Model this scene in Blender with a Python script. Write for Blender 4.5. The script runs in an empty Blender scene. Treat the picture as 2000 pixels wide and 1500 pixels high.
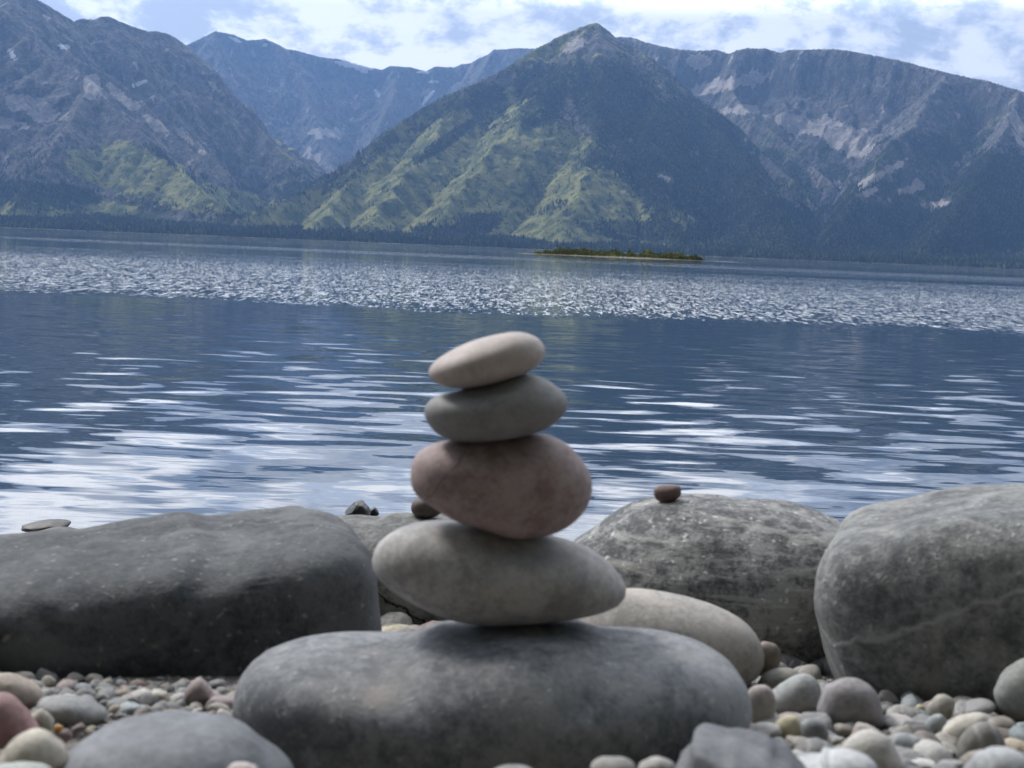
import bpy, bmesh, math, random
import numpy as np
from mathutils import Vector, Matrix
from mathutils.bvhtree import BVHTree

# ------------------------------------------------------------------ camera
scene = bpy.context.scene
COL = scene.collection
F = 2400.0                        # focal length in photo pixels (2000 px wide)
PITCH, ROLL = math.radians(6.3), math.radians(2.35)
CAM = np.array([0.0, 0.0, 1.0])
cp, sp, cr, sr = math.cos(PITCH), math.sin(PITCH), math.cos(ROLL), math.sin(ROLL)
FWD = np.array([0, cp, -sp]); R0 = np.array([1.0, 0, 0]); U0 = np.array([0, sp, cp])
RIGHT = cr * R0 + sr * U0
UP = -sr * R0 + cr * U0
cam_data = bpy.data.cameras.new('camera')
cam = bpy.data.objects.new('camera', cam_data)
COL.objects.link(cam)
cam.matrix_world = Matrix(((RIGHT[0], UP[0], -FWD[0], CAM[0]), (RIGHT[1], UP[1], -FWD[1], CAM[1]),
                           (RIGHT[2], UP[2], -FWD[2], CAM[2]), (0, 0, 0, 1)))
cam_data.sensor_width = 36
cam_data.lens = F / 2000 * 36
cam_data.clip_start = 0.02
cam_data.clip_end = 60000
cam_data.dof.use_dof = True
cam_data.dof.focus_distance = 4.2
cam_data.dof.aperture_fstop = 11.5
scene.camera = cam

# ------------------------------------------------------------------ light
SUN_EL, SUN_AZ = 44.0, -48.0       # azimuth from the view direction, negative = left
sd = Vector((math.sin(math.radians(SUN_AZ)) * math.cos(math.radians(SUN_EL)),
             math.cos(math.radians(SUN_AZ)) * math.cos(math.radians(SUN_EL)), math.sin(math.radians(SUN_EL))))
sun_data = bpy.data.lights.new('sun', 'SUN')
sun_data.energy = 3.2
sun_data.angle = math.radians(12)
sun_data.color = (1.0, 0.955, 0.90)
sun = bpy.data.objects.new('sun', sun_data)
COL.objects.link(sun)
sun.rotation_euler = sd.to_track_quat('Z', 'Y').to_euler()

scene.view_settings.view_transform = 'Standard'
scene.view_settings.look = 'None'
scene.view_settings.exposure = 0.15
scene.view_settings.gamma = 1.0
try:
    scene.cycles.use_denoising = True
    scene.cycles.volume_bounces = 0
    scene.cycles.max_bounces = 5
    scene.cycles.sample_clamp_indirect = 4
except Exception:
    pass


class NT:
    """short hand for building node trees"""
    def __init__(s, tree):
        s.t = tree
        s.l = tree.links

    def n(s, kind, **kw):
        nd = s.t.nodes.new(kind)
        for k, v in kw.items():
            setattr(nd, k, v)
        return nd

    def put(s, sock, v):
        if v is None:
            return
        if isinstance(v, bpy.types.NodeSocket):
            s.l.new(v, sock)
        else:
            try:
                sock.default_value = v
            except Exception:
                sock.default_value = (*v, 1.0)

    def math(s, op, a, b=None, c=None, clamp=False):
        nd = s.n('ShaderNodeMath', operation=op, use_clamp=clamp)
        s.put(nd.inputs[0], a); s.put(nd.inputs[1], b)
        if c is not None:
            s.put(nd.inputs[2], c)
        return nd.outputs[0]

    def vm(s, op, a, b=None, scale=None):
        nd = s.n('ShaderNodeVectorMath', operation=op)
        s.put(nd.inputs[0], a)
        if b is not None:
            s.put(nd.inputs[1], b)
        if scale is not None:
            s.put(nd.inputs['Scale'], scale)
        return nd.outputs['Value'] if op in ('DOT_PRODUCT', 'LENGTH', 'DISTANCE') else nd.outputs[0]

    def comb(s, x, y, z):
        nd = s.n('ShaderNodeCombineXYZ')
        s.put(nd.inputs[0], x); s.put(nd.inputs[1], y); s.put(nd.inputs[2], z)
        return nd.outputs[0]

    def sep(s, v):
        nd = s.n('ShaderNodeSeparateXYZ')
        s.put(nd.inputs[0], v)
        return nd.outputs

    def noise(s, vec, scale, detail=4.0, rough=0.5, dist=0.0, out=0, typ=None):
        nd = s.n('ShaderNodeTexNoise')
        if typ:
            nd.noise_type = typ
        s.put(nd.inputs['Vector'], vec)
        nd.inputs['Scale'].default_value = scale
        nd.inputs['Detail'].default_value = detail
        nd.inputs['Roughness'].default_value = rough
        nd.inputs['Distortion'].default_value = dist
        return nd.outputs[out]

    def ramp(s, f, a, b, lo=0.0, hi=1.0):
        nd = s.n('ShaderNodeMapRange', interpolation_type='SMOOTHSTEP')
        s.put(nd.inputs['Value'], f)
        nd.inputs['From Min'].default_value = a
        nd.inputs['From Max'].default_value = b
        nd.inputs['To Min'].default_value = lo
        nd.inputs['To Max'].default_value = hi
        return nd.outputs[0]

    def mix(s, f, a, b):
        nd = s.n('ShaderNodeMix', data_type='RGBA')
        s.put(nd.inputs[0], f)
        s.put(nd.inputs[6], a if isinstance(a, bpy.types.NodeSocket) else (*a, 1.0))
        s.put(nd.inputs[7], b if isinstance(b, bpy.types.NodeSocket) else (*b, 1.0))
        return nd.outputs[2]


# ------------------------------------------------------------------ sky
world = bpy.data.worlds.new('World')
scene.world = world
world.use_nodes = True
wt = world.node_tree
wt.nodes.clear()
W = NT(wt)
sky = W.n('ShaderNodeTexSky', sky_type='NISHITA', sun_disc=False)
sky.sun_elevation = math.radians(SUN_EL)
sky.sun_rotation = math.radians(SUN_AZ)
sky.air_density = 1.0
sky.dust_density = 0.6
dirv = W.n('ShaderNodeTexCoord').outputs['Generated']
dx, dy, dz = W.sep(dirv)
den = W.math('ADD', W.math('MAXIMUM', dz, 0.0), 0.42)
P = W.comb(W.math('DIVIDE', dx, den), W.math('DIVIDE', dy, den), 0.0)
P = W.vm('ADD', P, (3.1, 7.3, 1.7))
warp = W.vm('SCALE', W.vm('SUBTRACT', W.noise(P, 1.3, 3, out=1), (0.5, 0.5, 0.5)), scale=0.18)
Pw = W.vm('ADD', P, warp)
n1 = W.noise(Pw, 4.4, 10, 0.60)
n2 = W.noise(W.vm('ADD', Pw, (11.3, 4.1, 0.0)), 7.5, 10, 0.62)
n3 = W.noise(W.vm('ADD', Pw, (1.3, 14.1, 0.0)), 2.0, 4, 0.5)
sdot = W.math('MAXIMUM', W.vm('DOT_PRODUCT', dirv, tuple(sd)), 0.0)
glow = W.math('POWER', sdot, 5.0)
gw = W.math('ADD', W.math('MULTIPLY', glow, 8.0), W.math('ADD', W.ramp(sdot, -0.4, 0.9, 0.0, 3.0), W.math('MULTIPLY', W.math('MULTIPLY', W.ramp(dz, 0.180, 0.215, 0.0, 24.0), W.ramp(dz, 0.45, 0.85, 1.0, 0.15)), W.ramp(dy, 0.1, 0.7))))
thick = W.ramp(W.math('ADD', W.math('MULTIPLY', n2, 1.05), W.math('MULTIPLY', n3, 0.15)), 0.53, 0.68)
cl_b = W.mix(thick, (9.2, 9.2, 9.1), (4.4, 4.85, 5.7))
cl = W.vm('MULTIPLY', cl_b, W.vm('ADD', W.vm('SCALE', (0.085, 0.083, 0.08), scale=gw), (0.70, 0.715, 0.73)))
cover = W.ramp(W.math('ADD', n1, W.ramp(dz, 0.155, 0.21, 0.0, 0.20)), 0.20, 0.32)
skyc = W.vm('SCALE', sky.outputs[0], scale=1.0)
final = W.mix(cover, skyc, cl)
# sky dimming added behind the viewer, keeps the stones' front faces dark
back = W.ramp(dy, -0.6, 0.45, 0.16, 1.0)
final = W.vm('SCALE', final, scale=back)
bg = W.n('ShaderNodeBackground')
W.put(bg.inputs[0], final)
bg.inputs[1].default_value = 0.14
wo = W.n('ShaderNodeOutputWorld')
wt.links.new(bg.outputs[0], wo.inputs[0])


# ------------------------------------------------------------------ helpers
def ray(px, py):
    return FWD + RIGHT * ((px - 1000) / F) - UP * ((py - 750) / F)


def at(px, py, depth):
    r = ray(px, py)
    return CAM + r * (depth / r[1])


def project(x, y, z):
    dxx, dyy, dzz = x - CAM[0], y - CAM[1], z - CAM[2]
    c = dxx * FWD[0] + dyy * FWD[1] + dzz * FWD[2]
    a = dxx * RIGHT[0] + dyy * RIGHT[1] + dzz * RIGHT[2]
    b = dxx * UP[0] + dyy * UP[1] + dzz * UP[2]
    c = np.where(c > 1e-4, c, 1e-4)
    return 1000 + F * a / c, 750 - F * b / c


def sm(x, a, b):
    t = np.clip((x - a) / (b - a), 0, 1)
    return t * t * (3 - 2 * t)


def hsh(ix, iy, iz, seed):
    with np.errstate(over='ignore'):
        h = (ix.astype(np.int64) * 374761393 + iy.astype(np.int64) * 668265263 + iz.astype(np.int64) * 1274126177 + seed * 974634777) & 0xFFFFFFFF
        h = ((h ^ (h >> 13)) * 1274126177) & 0xFFFFFFFF
        h = ((h ^ (h >> 16)) * 2246822519) & 0xFFFFFFFF
        h = h ^ (h >> 15)
    return (h & 0xFFFFFF) / float(0xFFFFFF)


def vnoise2(x, y, seed=0):
    ix, iy = np.floor(x), np.floor(y)
    fx, fy = x - ix, y - iy
    z = np.zeros_like(ix)
    out = 0

    def g(ax, ay):
        a = hsh(ix + ax, iy + ay, z, seed) * 2 * math.pi
        return np.cos(a) * (fx - ax) + np.sin(a) * (fy - ay)
    u = fx ** 3 * (fx * (fx * 6 - 15) + 10)
    v = fy ** 3 * (fy * (fy * 6 - 15) + 10)
    a = g(0, 0) * (1 - u) + g(1, 0) * u
    b = g(0, 1) * (1 - u) + g(1, 1) * u
    return (a * (1 - v) + b * v) * 1.5      # about -1..1


def vnoise3(x, y, z, seed=0):
    ix, iy, iz = np.floor(x), np.floor(y), np.floor(z)
    fx, fy, fz = x - ix, y - iy, z - iz
    u, v, w = (f ** 3 * (f * (f * 6 - 15) + 10) for f in (fx, fy, fz))
    r = 0
    for a in (0, 1):
        for b in (0, 1):
            for c in (0, 1):
                r = r + hsh(ix + a, iy + b, iz + c, seed) * (u if a else 1 - u) * (v if b else 1 - v) * (w if c else 1 - w)
    return r * 2 - 1


def fbm2(x, y, octv=5, seed=0, gain=0.5):
    s, a, t = 0, 1.0, 0
    for i in range(octv):
        s = s + a * vnoise2(x * 2 ** i + 17.3 * i, y * 2 ** i - 9.1 * i, seed + i)
        t += a
        a *= gain
    return s / t


def ridged2(x, y, octv=5, seed=0, gain=0.5):
    s, a, t = 0, 1.0, 0
    for i in range(octv):
        s = s + a * (1 - 2 * np.abs(vnoise2(x * 2 ** i + 17.3 * i, y * 2 ** i - 9.1 * i, seed + i)))
        t += a
        a *= gain
    return s / t


def fbm3(p, sc, octv=4, seed=0, gain=0.5):
    s, a, t = 0, 1.0, 0
    for i in range(octv):
        q = p * (sc * 2 ** i)
        s = s + a * vnoise3(q[:, 0] + 5.2 * i, q[:, 1] + 1.7 * i, q[:, 2] - 3.3 * i, seed + i)
        t += a
        a *= gain
    return s / t


def mesh_np(name, verts, faces, mat=None, smooth=True):
    """verts (n,3), faces (m,k) with k = 3 or 4"""
    me = bpy.data.meshes.new(name)
    verts = np.ascontiguousarray(verts, dtype=np.float32)
    faces = np.ascontiguousarray(faces, dtype=np.int32)
    m, k = faces.shape
    me.vertices.add(len(verts))
    me.vertices.foreach_set('co', verts.ravel())
    me.loops.add(m * k)
    me.loops.foreach_set('vertex_index', faces.ravel())
    me.polygons.add(m)
    me.polygons.foreach_set('loop_start', np.arange(0, m * k, k, dtype=np.int32))
    me.polygons.foreach_set('loop_total', np.full(m, k, dtype=np.int32))
    me.update(calc_edges=True)
    me.polygons.foreach_set('use_smooth', np.full(m, smooth))
    if mat:
        me.materials.append(mat)
    return me


def link(name, me, loc=(0, 0, 0), label=None, cat=None, group=None, kind=None, parent=None):
    o = bpy.data.objects.new(name, me)
    COL.objects.link(o)
    o.location = loc
    if parent:
        o.parent = parent
    if label:
        o['label'] = label
    if cat:
        o['category'] = cat
    if group:
        o['group'] = group
    if kind:
        o['kind'] = kind
    return o


def new_mat(name):
    m = bpy.data.materials.new(name)
    m.use_nodes = True
    t = NT(m.node_tree)
    b = m.node_tree.nodes['Principled BSDF']
    return m, t, b


# ------------------------------------------------------------------ mountains
SHORE_Y = 4200.0


def far(y):
    return 1445 + 0.95 * y


def crest(pts, seed=0, jag=3.0, wob=12, fk=1.0):
    """skyline points (px, py, distance) -> dense, slightly jagged crest line in metres"""
    P3 = [at(p[0], p[1], far(p[2]) * fk) for p in pts]
    out = [P3[0]]
    rnd = random.Random(seed)
    for a, b in zip(P3[:-1], P3[1:]):
        n = max(1, int(np.linalg.norm(b - a) / 90))
        for i in range(1, n + 1):
            q = a + (b - a) * i / n
            if i < n:
                q = q + np.array([rnd.uniform(-wob, wob), rnd.uniform(-25, 25), rnd.uniform(-1, 1) * jag * 3])
            out.append(q)
    return np.array(out)


def terrain(X, Y, lines, seed, cliff=None, gully=1.0):
    """lines: list of (crest, k, p); returns height, distance below crest, along-crest parameter"""
    H = np.full(X.shape, -60.0); D = np.full(X.shape, 1e5); S = np.zeros(X.shape); Z = np.zeros(X.shape)
    wx = fbm2(X / 420, Y / 420, 5, seed + 50, 0.6) * 190
    wy = fbm2(X / 420 + 9, Y / 420 + 3, 5, seed + 60, 0.6) * 190
    for li, (cl_, k, p, clf) in enumerate(lines):
        s0 = li * 7777.0
        for a, b in zip(cl_[:-1], cl_[1:]):
            ab = b[:2] - a[:2]
            L = np.hypot(*ab) + 1e-6
            d0 = np.hypot(X - a[0], Y - a[1])
            warp_amt = np.clip(d0 / 500, 0, 1)
            Xw, Yw = X + wx * warp_amt, Y + wy * warp_amt
            t = np.clip(((Xw - a[0]) * ab[0] + (Yw - a[1]) * ab[1]) / L ** 2, 0, 1)
            d = np.hypot(Xw - (a[0] + t * ab[0]), Yw - (a[1] + t * ab[1]))
            zc = a[2] + t * (b[2] - a[2])
            base = np.maximum(zc, 30)
            u = d / (base * k)
            h = np.where(u < 1, zc * (1 - np.clip(u, 0, 1)) ** p, -60 * (u - 1))
            if clf:
                h = h - clf * sm(d, 15, 150) * (1 - np.clip(u, 0, 1)) ** 0.5
            up = h > H
            H = np.where(up, h, H); D = np.where(up, d, D); S = np.where(up, s0 + t * L, S); Z = np.where(up, zc, Z)
            s0 += L
    near = sm(D, 20, 260)
    frac = np.clip(H / 500, 0, 1)
    # gullies running down from the crest, plus ridged erosion noise
    g = ridged2(S / 210 + fbm2(X / 300, Y / 300, 3, seed + 8) * 0.9, D / 1500 + 3, 3, seed + 3)
    H = H + gully * g * 38 * near * frac
    H = H + ridged2(X / 330, Y / 330, 6, seed, 0.55) * (46 if seed != 37 else 26) * near * frac
    H = H + fbm2(X / 60, Y / 60, 4, seed + 20) * 9 * sm(D, 0, 80) * np.clip(H / 200, 0.1, 1)
    return H, D, S, Z


def blobs(px, py, lst):
    m = np.zeros_like(px)
    for bx_, by_, rx, ry, rot in lst:
        c, s = math.cos(math.radians(rot)), math.sin(math.radians(rot))
        u = ((px - bx_) * c + (py - by_) * s) / rx
        v = (-(px - bx_) * s + (py - by_) * c) / ry
        m = np.maximum(m, 1.35 - np.sqrt(u * u + v * v))
    return m


def mountain_mat():
    m, t, b = new_mat('mountain_slope')
    tc = t.n('ShaderNodeTexCoord').outputs['Object']
    at_ = t.n('ShaderNodeAttribute', attribute_name='cover')
    cv = t.n('ShaderNodeSeparateColor'); t.l.new(at_.outputs['Color'], cv.inputs[0])
    forest, meadow, talus = cv.outputs[0], cv.outputs[1], cv.outputs[2]
    snow = t.n('ShaderNodeAttribute', attribute_name='snow').outputs['Fac']
    a = t.noise(tc, 0.055, 5, 0.65)
    b1 = t.noise(tc, 0.012, 5, 0.6)
    c = t.noise(tc, 0.0035, 5, 0.55)
    st = t.noise(t.vm('MULTIPLY', tc, (1.0, 1.0, 0.16)), 0.035, 6, 0.7)
    rf = t.noise(tc, 0.09, 4, 0.75)
    rock = t.mix(t.ramp(t.math('ADD', t.math('MULTIPLY', st, 0.6), t.math('MULTIPLY', rf, 0.4)), 0.42, 0.60), (0.070, 0.068, 0.072), (0.32, 0.295, 0.28))
    rock = t.mix(t.ramp(c, 0.35, 0.65), rock, t.mix(0.5, rock, (0.11, 0.11, 0.12)))
    # low scrub clinging to rock
    rock = t.mix(t.math('MULTIPLY', t.ramp(b1, 0.5, 0.62), 0.6), rock, (0.07, 0.10, 0.045))
    tal = t.mix(t.ramp(a, 0.35, 0.65), (0.40, 0.36, 0.33), (0.58, 0.53, 0.49))
    mea = t.mix(t.ramp(b1, 0.36, 0.62), (0.12, 0.155, 0.06), (0.38, 0.38, 0.15))  # meadow grass; sunlit patches of the slopes are painted into its bright tone
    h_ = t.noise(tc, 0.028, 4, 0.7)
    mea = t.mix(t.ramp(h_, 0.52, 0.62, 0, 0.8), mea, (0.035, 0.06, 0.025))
    col = t.mix(t.ramp(t.math('ADD', talus, t.math('MULTIPLY', t.math('SUBTRACT', a, 0.5), 0.8)), 0.4, 0.55), rock, tal)
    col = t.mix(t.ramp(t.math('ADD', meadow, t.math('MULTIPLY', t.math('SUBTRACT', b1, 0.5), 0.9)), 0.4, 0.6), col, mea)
    fo = t.mix(t.ramp(a, 0.45, 0.68), (0.018, 0.034, 0.018), (0.10, 0.12, 0.06))
    fo = t.mix(t.ramp(c, 0.45, 0.62, 0.0, 0.7), fo, (0.075, 0.10, 0.045))
    fm = t.math('ADD', forest, t.math('ADD', t.math('MULTIPLY', t.math('SUBTRACT', a, 0.5), 1.4), t.math('MULTIPLY', t.math('SUBTRACT', b1, 0.5), 0.9)))
    col = t.mix(t.ramp(fm, 0.42, 0.56), col, fo)
    col = t.mix(t.ramp(t.math('ADD', snow, t.math('MULTIPLY', t.math('SUBTRACT', a, 0.5), 0.5)), 0.42, 0.52), col, (0.86, 0.87, 0.9))
    t.put(b.inputs['Base Color'], col)
    b.inputs['Roughness'].default_value = 0.95
    b.inputs['Specular IOR Level'].default_value = 0.15
    bp = t.n('ShaderNodeBump')
    bp.inputs['Strength'].default_value = 1.0
    bp.inputs['Distance'].default_value = 16.0
    t.put(bp.inputs['Height'], t.math('ADD', t.math('MULTIPLY', a, 1.0), t.math('MULTIPLY', st, 2.0)))
    t.put(b.inputs['Normal'], bp.outputs[0])
    return m


MM = mountain_mat()
M_DATA = []


def build_mountain(name, x0, x1, y0, y1, step, lines, seed, spec, label):
    fk = spec.get('fk', 1.0)
    x0, x1, y0, y1 = x0 * 0.8 * fk, x1 * 0.8 * fk, far(y0) * fk, far(y1) * fk
    xs = np.arange(x0, x1, step); ys = np.arange(y0, y1, step)
    X, Y = np.meshgrid(xs, ys)
    H, D, S, Z = terrain(X, Y, lines, seed, gully=spec.get('gully', 1.0))
    gy, gx = np.gradient(H, step)
    slope = np.hypot(gx, gy)
    px, py = project(X, Y, H)
    n_big = fbm2(X / 500, Y / 500, 4, seed + 70)
    n_med = fbm2(X / 120, Y / 120, 4, seed + 71)
    stripes = fbm2(S / 90, D / 900, 3, seed + 72)
    tl = spec['treeline'] + 160 * n_big + 200 * n_med + 120 * stripes
    forest = 0.55 + 0.45 * n_med + 0.35 * n_big + spec.get('forest', 0.0)
    forest = forest - sm(H, tl - 260, tl + 120) * spec.get('tl_strength', 0.9)
    forest = forest - sm(slope, 0.95, 1.5) * 0.45
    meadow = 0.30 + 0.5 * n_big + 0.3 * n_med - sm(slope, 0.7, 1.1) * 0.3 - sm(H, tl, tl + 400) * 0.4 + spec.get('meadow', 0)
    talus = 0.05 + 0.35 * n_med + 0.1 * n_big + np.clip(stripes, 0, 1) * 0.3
    mb = blobs(px, py, spec.get('sunlit_meadows', []))  # meadow areas, their colour also carries the sunlit patches
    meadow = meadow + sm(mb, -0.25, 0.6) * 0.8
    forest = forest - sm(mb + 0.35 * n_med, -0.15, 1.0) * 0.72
    fb = blobs(px, py, spec.get('forests', []))
    forest = forest + sm(fb, 0.1, 0.6) * 0.7
    tb = blobs(px, py, spec.get('taluses', []))
    n_st = fbm2(X / 45, Y / 90, 4, seed + 75, 0.65)
    talus = talus + sm(tb + 0.7 * n_med + 0.6 * n_st, 0.1, 0.7) * sm(tb, -0.3, 0.2) * 0.9
    forest = forest - sm(tb + 0.8 * n_st, 0.2, 0.8) * 0.7
    meadow = meadow - sm(tb, 0.25, 0.6) * 0.6
    rb = blobs(px, py, spec.get('rocks', []))
    forest = forest - sm(rb, 0.1, 0.6) * 0.9
    meadow = meadow - sm(rb, 0.1, 0.6) * 0.9
    sb = blobs(px, py, spec.get('snows', [])) if spec.get('snows') else np.zeros_like(px)
    snow = sm(sb + 0.35 * n_med + 0.25 * fbm2(X / 40, Y / 40, 3, 5), 0.0, 0.3) * sm(sb, -0.15, 0.2)
    ny, nx = X.shape
    idx = np.arange(nx * ny).reshape(ny, nx)
    q = np.stack([idx[:-1, :-1], idx[:-1, 1:], idx[1:, 1:], idx[1:, :-1]], -1).reshape(-1, 4)
    hz = np.maximum(H, -4.5).ravel()
    keep = (H.ravel()[q] > -30).any(1)
    q = q[keep]
    used = np.unique(q)
    remap = np.full(nx * ny, -1); remap[used] = np.arange(len(used))
    v = np.stack([X.ravel(), Y.ravel(), hz], 1)[used]
    me = mesh_np(name, v, remap[q], MM)
    ca = me.color_attributes.new('cover', 'FLOAT_COLOR', 'POINT')
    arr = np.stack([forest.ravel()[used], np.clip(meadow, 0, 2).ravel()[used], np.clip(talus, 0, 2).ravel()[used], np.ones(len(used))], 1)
    arr[:, 0] = np.minimum(arr[:, 0], 0.69)
    arr = np.clip(arr, 0, 1.5).astype(np.float32)
    ca.data.foreach_set('color', arr.ravel())
    sa = me.attributes.new('snow', 'FLOAT', 'POINT')
    sa.data.foreach_set('value', snow.ravel()[used].astype(np.float32))
    M_DATA.append((x0, y0, step, nx, ny, H, forest, meadow, snow, tb))
    return link(name, me, kind='structure')


back_line = crest([(300, 90, 6700), (362, 88, 6900), (420, 60, 7000), (455, 67, 7050), (480, 78, 7100), (518, 76, 7150), (560, 95, 7300),
                   (620, 109, 7400), (700, 125, 7400), (745, 136, 7450), (765, 128, 7500), (800, 130, 7500), (832, 139, 7550),
                   (850, 129, 7550), (885, 131, 7600), (922, 122, 7600), (940, 112, 7500), (965, 96, 7400), (1010, 93, 7300), (1060, 95, 7200), (1150, 110, 7200)], 3, 4, fk=1.35)
build_mountain('mountain', -3600, 1500, 4700, 8600, 14, [
    (back_line, 1.35, 1.3, 120),
    (crest([(420, 60, 7000), (440, 170, 6500), (500, 260, 6000), (560, 345, 5400)], 4, fk=1.35), 0.9, 1.1, 0),
    (crest([(560, 95, 7300), (600, 190, 6800), (640, 285, 6200), (650, 350, 5700)], 5, fk=1.35), 0.9, 1.1, 0),
    (crest([(765, 128, 7500), (770, 180, 7100), (740, 245, 6600), (710, 300, 6200)], 6, fk=1.35), 0.9, 1.1, 60),
    (crest([(965, 96, 7400), (930, 160, 7000), (880, 210, 6500)], 7, fk=1.35), 0.9, 1.1, 0)],
    11, dict(fk=1.35, treeline=560, forest=-0.1, gully=1.3, meadow=-0.15,
             snows=[(460, 77, 12, 2.5, 25), (518, 90, 6, 3, 20), (690, 128, 34, 5, 10), (705, 134, 14, 4, 30), (736, 181, 3.5, 9, -25), (825, 141, 10, 2, 5),
                    (848, 160, 8, 2, 0), (836, 190, 16, 3, -50)],
             taluses=[(560, 350, 40, 12, 30), (600, 330, 20, 40, 20), (500, 330, 14, 45, -35), (520, 300, 20, 40, -30), (640, 260, 40, 10, 0), (395, 215, 30, 40, -20)],
             rocks=[(600, 200, 260, 130, 10)]), 'back range')

left_line = crest([(-900, 120, 4600), (-700, 0, 4800), (-500, -120, 5000), (-300, -160, 5100), (-150, -120, 5200), (-40, -60, 5300), (0, -42, 5300), (40, -18, 5320), (80, 2, 5350), (110, 20, 5400),
                   (138, 38, 5450), (146, 41, 5500), (158, 35, 5520), (186, 38, 5550), (194, 32, 5560), (212, 31, 5600), (240, 43, 5650), (262, 52, 5680),
                   (290, 61, 5750), (305, 60, 5800), (330, 66, 5850), (350, 78, 5900), (362, 88, 6000), (400, 130, 6000), (440, 175, 5900), (500, 240, 5700), (560, 300, 5400), (610, 350, 5000)], 8, 4)
build_mountain('mountain', -4400, -300, 3050, 7000, 11, [
    (left_line, 1.15, 1.25, 0),
    (crest([(0, -42, 5300), (60, 60, 5000), (120, 120, 4800), (180, 158, 4600), (230, 215, 4400), (285, 275, 4200), (345, 330, 3950), (430, 395, 3600), (470, 425, 3400)], 9), 1.15, 1.15, 0),
    (crest([(180, 158, 4600), (140, 235, 4200), (80, 320, 3800), (20, 405, 3400)], 10), 1.1, 1.2, 0),
    (crest([(-150, -120, 5200), (-110, 90, 4600), (-140, 240, 4000), (-160, 370, 3500)], 12), 1.0, 1.15, 0),
    (crest([(40, -18, 5320), (130, 100, 5000), (250, 170, 4900), (330, 255, 4700), (400, 330, 4400)], 13), 0.95, 1.1, 0),
    (crest([(212, 31, 5600), (300, 170, 5300), (380, 270, 5000), (450, 350, 4600)], 14), 0.95, 1.1, 0),
    (crest([(-500, -120, 5000), (-480, 100, 4400), (-500, 250, 3900), (-520, 380, 3400)], 15), 1.0, 1.15, 0)],
    23, dict(treeline=420, forest=0.0, gully=1.2,
             snows=[(24, 106, 3, 10, -35), (125, 91, 11, 4, 10), (270, 164, 14, 3.5, -22)],
             sunlit_meadows=[(290, 325, 90, 26, 25), (350, 375, 160, 22, 8), (240, 350, 90, 20, 10), (200, 330, 70, 30, 15), (420, 405, 100, 16, 8), (100, 410, 160, 18, 0)],
             forests=[(430, 400, 90, 25, 15), (60, 390, 130, 30, 0), (230, 430, 120, 14, 5), (270, 215, 50, 12, 50), (300, 290, 60, 14, 48)],
             taluses=[(60, 210, 70, 20, 10), (180, 170, 20, 22, 0), (300, 240, 34, 9, 40), (370, 275, 40, 8, 40), (240, 190, 40, 10, 40), (10, 240, 40, 16, 0)],
             rocks=[(80, 130, 200, 90, 20), (330, 190, 100, 90, 30), (300, 100, 140, 60, 15)]), 'left massif')

build_mountain('mountain', -1900, 2300, 2950, 6300, 9, [
    (crest([(1165, 43, 5200), (1135, 52, 5190), (1085, 76, 5150), (1045, 95, 5100), (1000, 124, 5000), (955, 147, 4930), (905, 171, 4850), (830, 208, 4700),
            (760, 250, 4500), (700, 296, 4300), (640, 343, 4050), (560, 386, 3750), (500, 407, 3550), (470, 425, 3400)], 16, 2), 0.95, 1.15, 0),
    (crest([(1165, 43, 5200), (1188, 58, 5220), (1210, 79, 5250), (1240, 90, 5250), (1300, 130, 5200), (1340, 175, 5150), (1400, 216, 5050), (1440, 246, 5000),
            (1500, 308, 4800), (1570, 380, 4500), (1640, 440, 4100)], 17, 2), 0.95, 1.15, 0),
    (crest([(1165, 43, 5200), (1100, 138, 4650), (1030, 225, 4250), (940, 330, 3800), (880, 405, 3450), (840, 455, 3150)], 18, 3, 40), 1.2, 1.15, 0),
    (crest([(1165, 43, 5200), (1175, 150, 4600), (1160, 255, 4120), (1130, 370, 3600), (1100, 450, 3200)], 19, 3, 40), 1.2, 1.15, 0),
    (crest([(1240, 90, 5250), (1265, 190, 4650), (1290, 290, 4120), (1310, 400, 3600), (1330, 462, 3200)], 20, 3, 40), 1.2, 1.15, 0),
    (crest([(1340, 175, 5150), (1400, 250, 4650), (1460, 340, 4150), (1510, 440, 3500), (1540, 485, 3150)], 21, 3, 40), 1.2, 1.15, 0),
    (crest([(905, 171, 4850), (860, 240, 4400), (790, 335, 3900), (740, 420, 3450), (700, 462, 3150)], 22, 3, 40), 1.2, 1.15, 0),
    (crest([(760, 250, 4500), (700, 345, 4000), (640, 405, 3600), (600, 450, 3250)], 23, 3, 40), 1.2, 1.15, 0)],
    37, dict(treeline=1150, forest=0.04, tl_strength=0.8, meadow=0.2, gully=0.4,
             sunlit_meadows=[(880, 360, 210, 70, -15), (1010, 330, 130, 90, 0), (700, 400, 190, 34, -12), (1060, 450, 130, 28, 6), (1190, 400, 100, 60, 30), (1045, 250, 26, 70, 0), (1330, 425, 40, 16, 20), (800, 300, 150, 26, -32), (960, 240, 90, 40, -30), (560, 404, 60, 7, -10), (1045, 320, 14, 70, 0),
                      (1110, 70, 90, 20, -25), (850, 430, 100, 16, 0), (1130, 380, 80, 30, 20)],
             forests=[(1050, 190, 50, 60, 20), (1040, 370, 10, 14, 0), (1350, 330, 130, 120, 40), (900, 440, 90, 20, -5), (870, 275, 90, 12, -33), (1250, 450, 140, 20, 3), (1200, 200, 70, 70, 0), (1500, 440, 140, 50, 10), (960, 215, 40, 50, 0)],
             taluses=[(1120, 90, 30, 12, -20), (1090, 60, 60, 5, -25), (1300, 350, 20, 10, 30)],
             rocks=[(1165, 75, 60, 26, 0)]), 'central peak')

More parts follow.
